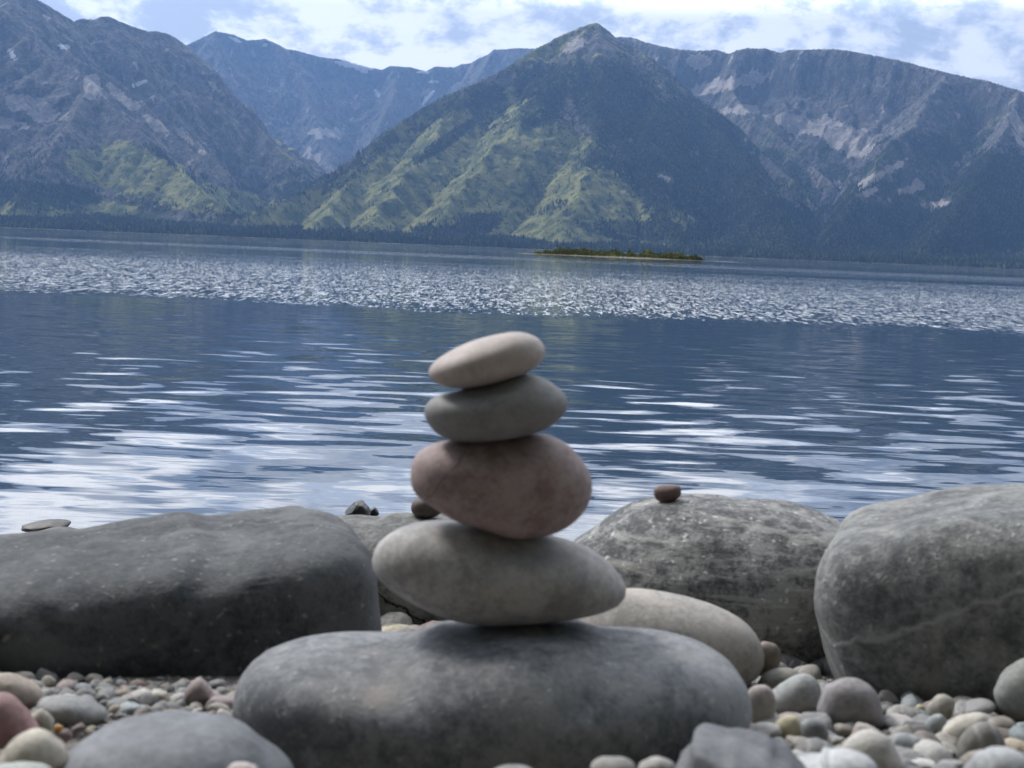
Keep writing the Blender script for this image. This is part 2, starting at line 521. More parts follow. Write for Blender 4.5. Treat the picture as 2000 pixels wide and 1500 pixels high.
right_line = crest([(1180, 75, 7000), (1212, 71, 6950), (1240, 73, 6900), (1265, 82, 6800), (1300, 91, 6700), (1360, 98, 6600), (1400, 96, 6550), (1424, 104, 6500), (1440, 97, 6400), (1460, 93, 6350),
                    (1495, 94, 6300), (1512, 99, 6280), (1525, 102, 6240), (1540, 96, 6200), (1600, 95, 6100), (1660, 98, 6000), (1710, 107, 5900), (1750, 116, 5800), (1830, 136, 5600),
                    (1900, 151, 5450), (1960, 167, 5300), (2010, 181, 5200), (2150, 220, 5000), (2400, 300, 4700), (2700, 350, 4400), (3000, 400, 4200)], 30, 2)
build_mountain('mountain', 500, 7200, 2950, 8200, 13, [
    (right_line, 1.25, 1.2, 210),
    (crest([(1850, 141, 5550), (1800, 215, 5150), (1720, 310, 4600), (1660, 400, 4000), (1620, 465, 3500)], 31), 0.95, 1.15, 0),
    (crest([(1990, 177, 5230), (1960, 260, 4750), (1900, 350, 4200), (1840, 440, 3600), (1800, 490, 3200)], 32), 0.95, 1.15, 0),
    (crest([(2150, 220, 5000), (2110, 300, 4600), (2080, 390, 4000), (2040, 470, 3400)], 33), 0.95, 1.15, 0),
    (crest([(1440, 97, 6400), (1430, 165, 6100), (1450, 205, 5800), (1540, 280, 5300), (1620, 350, 4900)], 34), 0.8, 1.1, 40),
    (crest([(2400, 300, 4700), (2380, 380, 4200), (2350, 450, 3700), (2320, 500, 3200)], 35), 0.95, 1.15, 0)],
    41, dict(treeline=700, forest=0.12, gully=1.6, tl_strength=0.75, meadow=-0.1,
             taluses=[(1650, 270, 60, 34, 20), (1560, 245, 70, 16, 12), (1420, 165, 90, 12, -12), (1360, 118, 26, 14, 10), (1450, 215, 40, 10, -5), (1720, 340, 60, 9, -28), (1775, 370, 26, 9, -12), (1990, 250, 12, 40, -20),
                      (1830, 400, 40, 8, 0), (1700, 375, 22, 7, -20), (1740, 100, 120, 6, 10)],
             forests=[(1500, 350, 120, 60, 35), (1700, 450, 300, 50, 3), (1850, 250, 60, 80, 35), (1615, 290, 22, 22, 0), (1480, 260, 50, 8, 30), (1950, 380, 100, 80, 0)],
             rocks=[(1620, 170, 220, 55, 8), (1800, 190, 120, 60, 12)]), 'right plateau')


def ground_all(x, y):
    """height of the highest terrain at points, with its cover values"""
    H = np.full(x.shape, -60.0); Fo = np.zeros(x.shape); Me = np.zeros(x.shape); Sn = np.zeros(x.shape)
    for (x0, y0, st, nx, ny, h, fo, me_, sn, tb) in M_DATA:
        i = (x - x0) / st; j = (y - y0) / st
        ok = (i >= 0) & (i < nx - 1.01) & (j >= 0) & (j < ny - 1.01)
        ii = np.clip(i, 0, nx - 2).astype(int); jj = np.clip(j, 0, ny - 2).astype(int)
        fi = np.clip(i - ii, 0, 1); fj = np.clip(j - jj, 0, 1)
        hh = (h[jj, ii] * (1 - fi) * (1 - fj) + h[jj, ii + 1] * fi * (1 - fj) + h[jj + 1, ii] * (1 - fi) * fj + h[jj + 1, ii + 1] * fi * fj)
        up = ok & (hh > H)
        H = np.where(up, hh, H); Fo = np.where(up, fo[jj, ii], Fo); Me = np.where(up, me_[jj, ii], Me); Sn = np.where(up, np.maximum(sn[jj, ii], sm(tb[jj, ii], 0.3, 0.6)), Sn)
    return H, Fo, Me, Sn


# far lakeshore plain
def shore_h(X, Y):
    edge = SHORE_Y + 150 * fbm2(X / 700, X * 0, 3, 91) + 25 * fbm2(X / 60, X * 0, 3, 92)
    t = Y - edge
    return np.where(t < 0, t * 0.05, np.minimum(t * 0.05, 1.2) + 0.03 * np.maximum(t - 60, 0)) + sm(t, 100, 500) * (12 + 16 * fbm2(X / 350, Y / 200, 3, 93))


sm_mat, t, b = new_mat('shore_land')
tc = t.n('ShaderNodeTexCoord').outputs['Object']
hz = t.sep(tc)[2]
na = t.noise(tc, 0.03, 5, 0.6)
col = t.mix(t.ramp(na, 0.4, 0.6), (0.04, 0.06, 0.025), (0.24, 0.26, 0.09))
col = t.mix(t.ramp(hz, 0.25, 0.45), (0.15, 0.14, 0.115), col)
t.put(b.inputs['Base Color'], col)
b.inputs['Roughness'].default_value = 0.95
xs = np.concatenate([np.arange(-7000, 7200, 25)])
ys = np.concatenate([np.arange(3960, 4480, 9), np.arange(4480, 6500, 30)])
X, Y = np.meshgrid(xs, ys)
Hs = shore_h(X, Y)
ny, nx = X.shape
idx = np.arange(nx * ny).reshape(ny, nx)
q = np.stack([idx[:-1, :-1], idx[:-1, 1:], idx[1:, 1:], idx[1:, :-1]], -1).reshape(-1, 4)
link('land', mesh_np('land', np.stack([X.ravel(), Y.ravel(), np.maximum(Hs, -4.4).ravel()], 1), q, sm_mat), kind='structure')

# ------------------------------------------------------------------ conifers
tree_m, t, b = new_mat('conifer_needles')
tc = t.n('ShaderNodeTexCoord').outputs['Object']
geo = t.n('ShaderNodeNewGeometry')
rv = geo.outputs['Random Per Island']
big_n = t.noise(tc, 0.006, 4, 0.6)
col = t.mix(t.math('MULTIPLY', t.math('POWER', rv, 2.0), t.ramp(big_n, 0.40, 0.60, 0.25, 1.0)), (0.018, 0.034, 0.017), (0.17, 0.19, 0.075))
t.put(b.inputs['Base Color'], col)
b.inputs['Roughness'].default_value = 0.9
b.inputs['Specular IOR Level'].default_value = 0.2
bark_m, t, b = new_mat('bark')
b.inputs['Base Color'].default_value = (0.10, 0.075, 0.055, 1)
b.inputs['Roughness'].default_value = 0.9


def cone_template(tiers, sides, seed):
    rnd = random.Random(seed)
    v, f = [], []
    for k in range(tiers):
        z0 = 0.10 + 0.78 * k / tiers
        z1 = z0 + 0.95 / tiers + 0.12
        r = 0.20 * (1 - 0.75 * k / tiers)
        b0 = len(v)
        ph = rnd.uniform(0, 6)
        for i in range(sides):
            a = ph + 2 * math.pi * i / sides
            rr = r * rnd.uniform(0.7, 1.2)
            v.append((rr * math.cos(a), rr * math.sin(a), z0 + rnd.uniform(-.03, .03)))
        v.append((0, 0, min(z1, 1.0)))
        for i in range(sides):
            f.append((b0 + i, b0 + (i + 1) % sides, b0 + sides))
    return np.array(v), np.array(f)


def forest_mesh(name, pts, hts, seed, mat, tiers=2, sides=5):
    rng = np.random.default_rng(seed)
    tv, tf = cone_template(tiers, sides, seed)
    n = len(pts)
    ang = rng.uniform(0, 6.28, n)
    w = hts * rng.uniform(0.75, 1.25, n)
    c, s = np.cos(ang), np.sin(ang)
    V = np.empty((n, len(tv), 3))
    V[:, :, 0] = pts[:, 0:1] + w[:, None] * (c[:, None] * tv[None, :, 0] - s[:, None] * tv[None, :, 1])
    V[:, :, 1] = pts[:, 1:2] + w[:, None] * (s[:, None] * tv[None, :, 0] + c[:, None] * tv[None, :, 1])
    V[:, :, 2] = pts[:, 2:3] + hts[:, None] * tv[None, :, 2] - 0.8
    Fc = tf[None] + (np.arange(n) * len(tv))[:, None, None]
    return mesh_np(name, V.reshape(-1, 3), Fc.reshape(-1, 3), mat, smooth=False)


rng = np.random.default_rng(5)
N = 330000
x = rng.uniform(-2900, 3300, N); y = 4170 + rng.power(1.25, N) * 2400
mh, fo, me_, sn = ground_all(x, y)
shh = shore_h(x, y)
on_shore = shh > mh
z = np.maximum(mh, shh)
clump = fbm2(x / 90, y / 90, 3, 333)
p_f = np.clip((fo - 0.25) * 1.1 + clump * 0.5, 0.0, 1.0)
p_f = p_f * (1 - sm(z, 700, 1200)) + 0.015 * (z < 900)
p_f = np.where(on_shore, np.clip(1.0 + clump * 0.6, 0, 1), p_f)
# the open meadow at the foot of the central peak
pxx, pyy = project(x, y, z)
mead = blobs(pxx, pyy, [(1060, 456, 135, 24, 6), (340, 380, 170, 16, 8), (400, 438, 150, 7, 4), (250, 420, 140, 8, 2), (80, 425, 120, 6, 0), (600, 440, 90, 10, -4), (760, 478, 50, 3, 2), (780, 425, 60, 14, -10), (690, 440, 50, 6, 0)])
p_f = p_f * (1 - sm(mead, 0.25, 0.55) * 0.97)
p_f = np.where(z < 0.35, 0, p_f)
p_f = p_f * (1 - np.clip(sn, 0, 1))
vis = (pxx > -250) & (pxx < 2250) & (pyy > -50)
keep = (rng.uniform(0, 1, N) < p_f) & vis
pts = np.stack([x, y, z], 1)[keep]
hts = rng.uniform(9, 19, len(pts)) * np.where(pts[:, 2] > 400, 0.75, 1.0) * np.where(on_shore[keep], 1.5, 1.0) * np.where(rng.uniform(0, 1, len(pts)) < 0.1, 1.35, 1)
print('trees', len(pts))
link('forest', forest_mesh('forest', pts, hts, 3, tree_m), label='dark conifer forest covering the far shore and lower mountain slopes', cat='forest', kind='stuff')

# separate conifers in front of the bright meadow, each a tree of its own
protos = []
for k in range(3):
    tv, tf = cone_template(5, 9, 40 + k)
    tv = tv * np.array([1.0, 1.0, 1.0])
    # a slim trunk below the crown, joined in the same far-off mesh
    n0 = len(tv)
    tr = np.array([(0.018 * math.cos(a), 0.018 * math.sin(a), zz) for zz in (-0.05, 0.9) for a in (0, 1.57, 3.14, 4.71)])
    trf = []
    for i in range(4):
        j = (i + 1) % 4
        trf += [(n0 + i, n0 + j, n0 + 4 + j), (n0 + i, n0 + 4 + j, n0 + 4 + i)]
    me = mesh_np('conifer', np.vstack([tv, tr]), np.vstack([tf, np.array(trf)]), tree_m, smooth=False)
    me.materials.append(bark_m)
    for pi in range(len(tf), len(tf) + len(trf)):
        me.polygons[pi].material_index = 1
    protos.append(me)
rnd = random.Random(12)
for i in range(46):
    px = rnd.choice([rnd.uniform(962, 1075), rnd.uniform(985, 1025), rnd.uniform(1085, 1150), rnd.uniform(968, 1150)])
    d = rnd.uniform(4350, 4480)
    p = at(px, 470, d)
    mh1, _, _, _ = ground_all(np.array([p[0]]), np.array([d]))
    zz = max(float(mh1[0]), float(shore_h(np.array([p[0]]), np.array([d]))[0]))
    h = rnd.uniform(15, 29)
    o = link('conifer', rnd.choice(protos), (p[0], d, zz),
             label='dark pointed conifer standing against the bright meadow below the central peak', cat='tree',
             group='conifers in front of the bright meadow')
    o.scale = (h * rnd.uniform(0.8, 1.1), h * rnd.uniform(0.8, 1.1), h)
    o.rotation_euler = (0, 0, rnd.uniform(0, 6))

# ------------------------------------------------------------------ grassy spit in the lake
SP_Y = 262.0
spa, spb = at(1040, 500, SP_Y), at(1385, 512, SP_Y)
L0, L1 = spa[0], spb[0]


def spit_h(X, Y):
    u = (X - L0) / (L1 - L0)
    w = np.clip(np.sin(np.clip(u, 0, 1) * math.pi), 0, 1) ** 0.6
    v = np.abs(Y - (SP_Y + 3 * np.sin(X * 0.2))) / (0.4 + 7.0 * w)
    return 0.28 * (1 - v ** 2) * np.clip(w * 3, 0, 1) + 0.03 * fbm2(X, Y, 3, 9)


xs = np.arange(L0 - 3, L1 + 6, 0.35); ys = np.arange(SP_Y - 14, SP_Y + 14, 0.5)
X, Y = np.meshgrid(xs, ys)
Hp = spit_h(X, Y)
ny, nx = X.shape
idx = np.arange(nx * ny).reshape(ny, nx)
q = np.stack([idx[:-1, :-1], idx[:-1, 1:], idx[1:, 1:], idx[1:, :-1]], -1).reshape(-1, 4)
q = q[(Hp.ravel()[q] > -0.2).any(1)]
used = np.unique(q); remap = np.full(nx * ny, -1); remap[used] = np.arange(len(used))
spm, t, b = new_mat('spit_sand')
tc = t.n('ShaderNodeTexCoord').outputs['Object']
t.put(b.inputs['Base Color'], t.mix(t.noise(tc, 1.5, 4), (0.10, 0.09, 0.065), (0.24, 0.21, 0.16)))
b.inputs['Roughness'].default_value = 0.9
link('spit', mesh_np('spit', np.stack([X.ravel(), Y.ravel(), Hp.ravel()], 1)[used], remap[q], spm), kind='structure')
wil, t, b = new_mat('willow_leaves')
rv = t.n('ShaderNodeNewGeometry').outputs['Random Per Island']
tc = t.n('ShaderNodeTexCoord').outputs['Object']
t.put(b.inputs['Base Color'], t.mix(t.ramp(t.math('ADD', t.math('MULTIPLY', rv, 0.5), t.math('MULTIPLY', t.noise(tc, 0.35, 2), 0.5)), 0.3, 0.7), (0.05, 0.085, 0.02), (0.26, 0.27, 0.06)))
b.inputs['Roughness'].default_value = 0.8
rng = np.random.default_rng(9)
n = 42000
x = rng.uniform(L0, L1, n); y = SP_Y + rng.normal(0, 3.6, n)
hh = spit_h(x, y)
bush = np.clip(fbm2(x / 2.6, y / 2.6, 3, 77) * 1.3 + 0.35, 0.05, 1) ** 1.3 * 1.35 * np.clip(np.sin(np.clip((x - L0) / (L1 - L0), 0, 1) * math.pi) * 2.5, 0.12, 1)
ok = hh > 0.10
x, y, hh, bush = x[ok], y[ok], hh[ok], bush[ok]
n = len(x)
zt = hh + rng.uniform(0.02, 1, n) ** 0.7 * bush * 1.25
dirs = rng.normal(0, 1, (n, 3, 3)) * 0.11
dirs[:, :, 2] *= 1.5
V = np.stack([x, y, zt], 1)[:, None, :] + dirs
link('willow_brush', mesh_np('willow_brush', V.reshape(-1, 3), np.arange(n * 3).reshape(-1, 3), wil, False),
     label='low green willow brush covering the narrow spit in the lake', cat='brush', kind='stuff')

# ------------------------------------------------------------------ water
wm, t, b = new_mat('lake_water')
pos = t.n('ShaderNodeNewGeometry').outputs['Position']
gx, gy, gz = t.sep(pos)


def slope_noise(sx, sy, detail, rough, seed, dist=0.0):
    v = t.comb(t.math('MULTIPLY', gx, sx), t.math('MULTIPLY', gy, sy), seed)
    c = t.noise(v, 1.0, detail, rough, dist, out=1)
    return t.vm('SUBTRACT', c, (0.5, 0.5, 0.5))


# long gentle swell with lens shaped crests, close to the beach
meand = t.math('MULTIPLY', t.math('SUBTRACT', t.noise(pos, 0.5, 3), 0.5), 0.5)
gx0 = gx
s_swell = slope_noise(1.7, 4.6, 1.5, 0.35, 1.7, 0.3)
s_rip = slope_noise(3.6, 15.0, 2.0, 0.5, 8.2, 0.6)
s_ruf = slope_noise(19.0, 3.6, 2.0, 0.7, 3.3)
s_big = slope_noise(6.0, 1.1, 4.0, 0.7, 5.3)
near = t.math('MULTIPLY', t.ramp(gy, 5.0, 20.0, 1.0, 0.0), t.ramp(gy, 3.8, 8.0, 0.32, 1.0))
# patches of wind on the water: a calm zone to 11 m, ruffled from there on, calm lanes far out
lane_v = t.comb(t.math('MULTIPLY', gx, 0.0012), t.math('MULTIPLY', gy, 0.014), 0.0)
lane = t.noise(lane_v, 1.0, 4, 0.6)
edge = t.math('ADD', gy, t.math('MULTIPLY', t.math('SUBTRACT', t.noise(pos, 0.25, 5, 0.65), 0.5), 9.0))
wind = t.ramp(edge, 17.5, 22.0)
far_l = t.ramp(gy, 36.0, 70.0)
lanes = t.math('ADD', t.math('MULTIPLY', t.ramp(lane, 0.49, 0.57, 0.0, 1.3), far_l), t.math('SUBTRACT', 1.0, far_l))
wind = t.math('MULTIPLY', t.math('MULTIPLY', wind, t.ramp(gy, 32.0, 80.0, 1.0, 0.5)), t.math('ADD', t.math('MULTIPLY', lanes, 0.85), 0.15))
a_sw = t.math('ADD', t.math('MULTIPLY', near, 0.24), 0.014)
a_rp = t.math('ADD', t.ramp(gy, 3.5, 14.0, 0.06, 0.0), 0.018)
sl = t.vm('ADD', t.vm('SCALE', s_swell, scale=a_sw), t.vm('SCALE', s_rip, scale=a_rp))
sl = t.vm('ADD', sl, t.vm('SCALE', t.vm('ADD', s_ruf, t.vm('SCALE', s_big, scale=0.55)), scale=t.math('MULTIPLY', wind, 1.15)))
slx, sly, _ = t.sep(sl)
nrm = t.vm('NORMALIZE', t.comb(t.math('MULTIPLY', slx, 0.7), sly, 1.0))
t.put(b.inputs['Normal'], nrm)
b.inputs['Base Color'].default_value = (0.020, 0.036, 0.054, 1)
b.inputs['Roughness'].default_value = 0.03
b.inputs['IOR'].default_value = 1.6
me = mesh_np('water', np.array([(-8600, 2.4, 0), (8600, 2.4, 0), (8600, 4700, 0), (-8600, 4700, 0)], float), np.array([[0, 1, 2, 3]]), wm, False)
link('water', me, kind='structure')

# ------------------------------------------------------------------ beach


GA, GB = 0.798, 0.20


def beach_h(x, y):
    """stony beach: falls to the lake in front, climbs a bank behind"""
    g = GA - GB * y
    g = np.where(y > 1.5, GA - GB * 1.5 - 0.30 * (y - 1.5), g)
    g = np.where(y > 3.8, GA - GB * 1.5 - 0.30 * 2.3 - 0.14 * (y - 3.8), g)
    g = g - 0.035 * np.exp(-((x + 0.03) / 0.26) ** 4 - ((y - 0.84) / 0.15) ** 4)
    return np.maximum(g, -4.6) + 0.012 * fbm2(x * 1.3, y * 1.3, 3, 4) * sm(np.abs(y), 0, 3)


gm, t, b = new_mat('beach_grit')
tc = t.n('ShaderNodeTexCoord').outputs['Object']
vor = t.n('ShaderNodeTexVoronoi'); t.put(vor.inputs['Vector'], tc); vor.inputs['Scale'].default_value = 160
col = t.mix(t.noise(tc, 60, 5, 0.6), (0.05, 0.045, 0.042), (0.20, 0.18, 0.165))
col = t.mix(t.math('MULTIPLY', t.sep(vor.outputs['Color'])[0], 0.5), col, (0.26, 0.24, 0.22))
t.put(b.inputs['Base Color'], col)
b.inputs['Roughness'].default_value = 0.85
bp = t.n('ShaderNodeBump'); bp.inputs['Distance'].default_value = 0.004
t.put(bp.inputs['Height'], t.math('SUBTRACT', 1.0, vor.outputs['Distance'])); t.put(b.inputs['Normal'], bp.outputs[0])
ax = np.concatenate([-np.geomspace(60, 2.6, 24), np.arange(-2.5, 2.51, 0.05), np.geomspace(2.6, 60, 24)])
ay = np.concatenate([-np.geomspace(30, 0.5, 20), np.arange(-0.4, 5.0, 0.05), np.geomspace(5.1, 30, 16)])
X, Y = np.meshgrid(ax, ay)
ny, nx = X.shape
idx = np.arange(nx * ny).reshape(ny, nx)
q = np.stack([idx[:-1, :-1], idx[:-1, 1:], idx[1:, 1:], idx[1:, :-1]], -1).reshape(-1, 4)
link('ground', mesh_np('ground', np.stack([X.ravel(), Y.ravel(), beach_h(X, Y).ravel()], 1), q, gm), kind='structure')
# the bed of the lake under the water
me = mesh_np('lakebed', np.array([(-8800, 15, -4.8), (8800, 15, -4.8), (8800, 13200, -4.8), (-8800, 13200, -4.8)], float), np.array([[0, 1, 2, 3]]), gm, False)
link('lakebed', me, kind='structure')

# wooded bank behind the viewer, the dark side the front faces of the stones look at
rng = np.random.default_rng(21)
n = 620
x = rng.uniform(-34, 34, n); y = -rng.uniform(2.6, 22, n)
pts = np.stack([x, y, beach_h(x, y)], 1)
link('woodland', forest_mesh('woodland', pts, rng.uniform(9, 17, n), 8, tree_m, tiers=6, sides=9), label='dark conifers on the bank above the beach', cat='forest', kind='stuff')

# ------------------------------------------------------------------ stones
_ico = {}


def ico(sub):
    if sub not in _ico:
        bm = bmesh.new()
        bmesh.ops.create_icosphere(bm, subdivisions=sub, radius=1.0)
        v = np.array([p.co[:] for p in bm.verts]); f = np.array([[p.index for p in fc.verts] for fc in bm.faces])
        bm.free()
        _ico[sub] = (v, f)
    return _ico[sub]


def radial(poly):
    """closed outline (n,2) around the origin -> smooth radius function of the angle"""
    P_ = np.array(poly, float)
    n = len(P_)
    out = []
    for i in range(n):                      # Catmull-Rom
        p0, p1, p2, p3 = P_[i - 1], P_[i], P_[(i + 1) % n], P_[(i + 2) % n]
        for s in np.linspace(0, 1, 12, endpoint=False):
            out.append(0.5 * (2 * p1 + (p2 - p0) * s + (2 * p0 - 5 * p1 + 4 * p2 - p3) * s * s + (3 * p1 - p0 - 3 * p2 + p3) * s ** 3))
    out = np.array(out)
    a = np.arctan2(out[:, 1], out[:, 0]); r = np.hypot(out[:, 0], out[:, 1])
    o = np.argsort(a); a, r = a[o], r[o]
    a = np.concatenate([a - 2 * math.pi, a, a + 2 * math.pi]); r = np.tile(r, 3)
    g = np.linspace(-math.pi, math.pi, 721)
    rr = np.interp(g, a, r)
    ker = np.hanning(13); ker /= ker.sum()
    rr = np.convolve(np.concatenate([rr[-13:-1], rr, rr[1:13]]), ker, 'same')[12:-12]
    return lambda th: np.interp(th, g, rr)


def stone_mesh(name, outline, d, dy, mat, p=2.35, sub=5, rough=0.02, rsc=3.0, seed=0, facet=0.0, tilt=0.0, lean=0.0, kmul=1.0, cracks=None):
    """outline in photo pixels, d = distance of the stone's centre, dy = half thickness along the view (m)"""
    o = np.array(outline, float)
    c2 = (o.min(0) + o.max(0)) / 2
    C = at(c2[0], c2[1], d)
    view = C - CAM
    h = np.array([view[0], view[1], 0]); h /= np.linalg.norm(h)
    r = np.array([h[1], -h[0], 0.0])
    loc = []
    for q_ in o:
        rr = ray(*q_)
        s = np.dot(C - CAM, h) / np.dot(rr, h)
        w = CAM + rr * s - C
        loc.append((np.dot(w, r), w[2]))
    loc = np.array(loc)
    Hb = (loc[:, 1].max() - loc[:, 1].min()) / 2
    e = -view[2] / np.hypot(view[0], view[1])
    hz2 = Hb ** 2 - (dy * e) ** 2
    kz = max(math.sqrt(max(hz2, 0)) / Hb, 0.45) * kmul
    loc[:, 1] *= kz
    R = radial(loc)
    size = (np.abs(loc[:, 0]).mean() + Hb) / 2
    gth = np.linspace(-math.pi, math.pi, 181)[:-1]
    corr = np.ones(180)

    def shape(sb, cor):
        v, f = ico(sb)
        u, vv, w = v[:, 0], v[:, 1], v[:, 2]
        rho = np.sqrt(u * u + w * w)
        th = np.arctan2(w, u)
        tt = (np.abs(rho) ** p + np.abs(vv) ** p) ** (-1 / p)
        rp, vp = rho * tt, vv * tt
        rad = R(th) * rp * np.interp(th, gth, cor, period=2 * math.pi)
        A, B = rad * np.cos(th), rad * np.sin(th)
        Dd = vp * dy + lean * B + tilt * A
        V = A[:, None] * r + Dd[:, None] * h
        V[:, 2] += B
        return V, f
    # real size correction: the thick stone must be as wide as its outline, no wider
    tgt = radial(np.stack([o[:, 0] - c2[0], -(o[:, 1] - c2[1])], 1))
    for it in range(5):
        V, f = shape(5, corr)
        W_ = V + C
        qx, qy = project(W_[:, 0], W_[:, 1], W_[:, 2])
        qx, qy = qx - c2[0], -(qy - c2[1])
        ta = np.arctan2(qy, qx); tr_ = np.hypot(qx, qy)
        bins = ((ta + math.pi) / (2 * math.pi) * 90).astype(int) % 90
        mn = np.full(90, 9.0); np.minimum.at(mn, bins, tgt(ta) / (tr_ + 1e-6))
        bt = (np.arange(90) + 0.5) / 90 * 2 * math.pi - math.pi
        ratio = np.where(mn > 8, 1.0, mn)
        k3 = np.array([1, 2, 3, 2, 1.0]); k3 /= k3.sum()
        ratio = np.convolve(np.concatenate([ratio[-2:], ratio, ratio[:2]]), k3, 'valid')
        corr = corr * np.interp(gth, bt, ratio, period=2 * math.pi) ** 0.9
        corr = np.clip(corr, 0.45, 1.6)
    V, f = shape(sub, corr)
    nn = V / (np.linalg.norm(V, axis=1)[:, None] + 1e-9)
    ns = fbm3(V / size, rsc * 0.45, 4, seed)
    V = V + nn * (ns * rough * size * 2.2)[:, None]
    for (n_, off, wd, dep) in (cracks or ()):      # weathered joints cutting into the surface
        n_ = np.array(n_, float); n_ /= np.linalg.norm(n_)
        q_ = (V / size) @ n_ - off + 0.10 * fbm3(V / size, 1.7, 4, seed + 31)
        amt = np.clip(0.55 + 1.1 * fbm3(V / size, 1.1, 2, seed + 77), 0, 1)
        V = V - nn * (np.exp(-(q_ / wd) ** 2) * amt * dep * size)[:, None] - nn * (sm(q_, 0, 0.06) * (1 - sm(q_, 0.06, 0.5)) * amt * dep * 0.5 * size)[:, None]
    if facet:
        rg = np.random.default_rng(seed)
        for _ in range(7):
            n_ = rg.normal(0, 1, 3); n_ /= np.linalg.norm(n_)
            dd = V @ n_
            lim = dd.max() * (1 - facet * rg.uniform(0.5, 1))
            V = V - n_[None] * (np.maximum(dd - lim, 0) * 0.85)[:, None]
    return mesh_np(name, V, f, mat), C


def shared_noise(t, tc, scales):
    return [t.noise(tc, s, 5, 0.6) for s in scales]


def rock_mat(name, dark, light, size, speck=None, speck_amt=0.0, speck_sc=14, patch=None, patch_amt=0.0, streak=None, vein=None, blotch=None, bump=0.5, rough=0.75, contrast=(0.34, 0.66)):
    """size = scale of the stone in metres; colours are linear albedo"""
    m, t, b = new_mat(name)
    tc = t.n('ShaderNodeTexCoord').outputs['Object']
    k = 1.0 / size
    n_l = t.noise(tc, 1.6 * k, 4, 0.55, 0.4)
    n_m = t.noise(tc, 9 * k, 6, 0.65)
    n_f = t.noise(tc, 55 * k, 5, 0.7)
    n_g = t.noise(tc, 22 * k, 4, 0.7)
    f = t.math('ADD', t.math('MULTIPLY', n_l, 0.30), t.math('ADD', t.math('MULTIPLY', n_m, 0.25), t.math('ADD', t.math('MULTIPLY', n_f, 0.20), t.math('MULTIPLY', n_g, 0.25))))
    col = t.mix(t.ramp(f, contrast[0] + 0.07, contrast[1] - 0.07), dark, light)
    hgt = t.math('ADD', t.math('MULTIPLY', n_m, 0.5), t.math('MULTIPLY', n_f, 0.6))
    if streak:
        ang, sc_, colr, amt = streak
        mp = t.n('ShaderNodeMapping'); mp.inputs['Rotation'].default_value = ang; mp.inputs['Scale'].default_value = (2.5 * k * sc_, 2.5 * k * sc_, 22 * k * sc_)
        t.put(mp.inputs[0], tc)
        sn = t.noise(mp.outputs[0], 1.0, 5, 0.65)
        col = t.mix(t.math('MULTIPLY', t.ramp(sn, 0.5, 0.66), amt), col, colr)
        hgt = t.math('ADD', hgt, t.math('MULTIPLY', sn, 0.8))
    if patch:
        pn = t.noise(t.vm('ADD', tc, (3.3, 1.2, 0.4)), 2.6 * k, 5, 0.6, 0.6)
        col = t.mix(t.math('MULTIPLY', t.ramp(pn, 0.5, 0.64), patch_amt), col, patch)
    if blotch:                            # several stains with a place of their own: (centre offset, radius, colour, amount)
        for (bc, br, bcol, bamt) in blotch:
            dd = t.vm('LENGTH', t.vm('SUBTRACT', tc, bc))
            dd = t.math('ADD', dd, t.math('MULTIPLY', t.math('SUBTRACT', n_m, 0.5), br * 1.1))
            col = t.mix(t.math('MULTIPLY', t.ramp(dd, br * 0.35, br * 1.1, 1.0, 0.0), bamt), col, bcol)
    if speck:
        vo = t.n('ShaderNodeTexVoronoi'); vo.inputs['Scale'].default_value = speck_sc * k; vo.inputs['Randomness'].default_value = 1.0
        t.put(vo.inputs['Vector'], t.vm('ADD', tc, t.vm('SCALE', t.noise(tc, 20 * k, 3, out=1), scale=0.06 / k)))
        pick = t.math('GREATER_THAN', t.sep(vo.outputs['Color'])[0], 0.62)
        sp_ = t.math('MULTIPLY', t.ramp(vo.outputs['Distance'], 0.12, 0.42, 1.0, 0.0), pick)
        sp_ = t.math('MULTIPLY', sp_, t.ramp(n_m, 0.42, 0.6))
        col = t.mix(t.math('MULTIPLY', sp_, speck_amt), col, speck)
        hgt = t.math('ADD', hgt, t.math('MULTIPLY', sp_, 0.25))
    if vein:
        for (a_, b_, wd, colr, wob) in vein:      # a sheet cutting the stone: z = a x + b
            xx, yy, zz = t.sep(tc)
            dist = t.math('SUBTRACT', zz, t.math('ADD', t.math('MULTIPLY', xx, a_), b_))
            dist = t.math('ADD', dist, t.math('MULTIPLY', t.math('SUBTRACT', t.noise(tc, 5 * k, 4, 0.6), 0.5), wob))
            vv = t.ramp(t.math('ABSOLUTE', dist), 0.0, wd, 1.0, 0.0)
            vv = t.math('MULTIPLY', vv, t.ramp(n_m, 0.25, 0.5))
            col = t.mix(vv, col, colr)
            hgt = t.math('ADD', hgt, t.math('MULTIPLY', vv, 0.35 if colr[0] > 0.2 else -2.0))
    t.put(b.inputs['Base Color'], col)
    b.inputs['Roughness'].default_value = rough
    b.inputs['Specular IOR Level'].default_value = 0.35
    bp = t.n('ShaderNodeBump'); bp.inputs['Strength'].default_value = bump; bp.inputs['Distance'].default_value = 0.012 * size
    t.put(bp.inputs['Height'], hgt); t.put(b.inputs['Normal'], bp.outputs[0])
    return m


def z4(pts):
    return [(700 + x_ / 2.308, 600 + y_ / 2.308) for x_, y_ in pts]


BIG = []           # (object, mesh) that pebbles must not sit inside


def stone(name, label, cat, outline, d, dy, mat, big=False, group=None, **kw):
    me, C = stone_mesh(name, outline, d, dy, mat, **kw)
    o = link(name, me, C, label=label, cat=cat, group=group)
    if big:
        BIG.append(o)
    return o


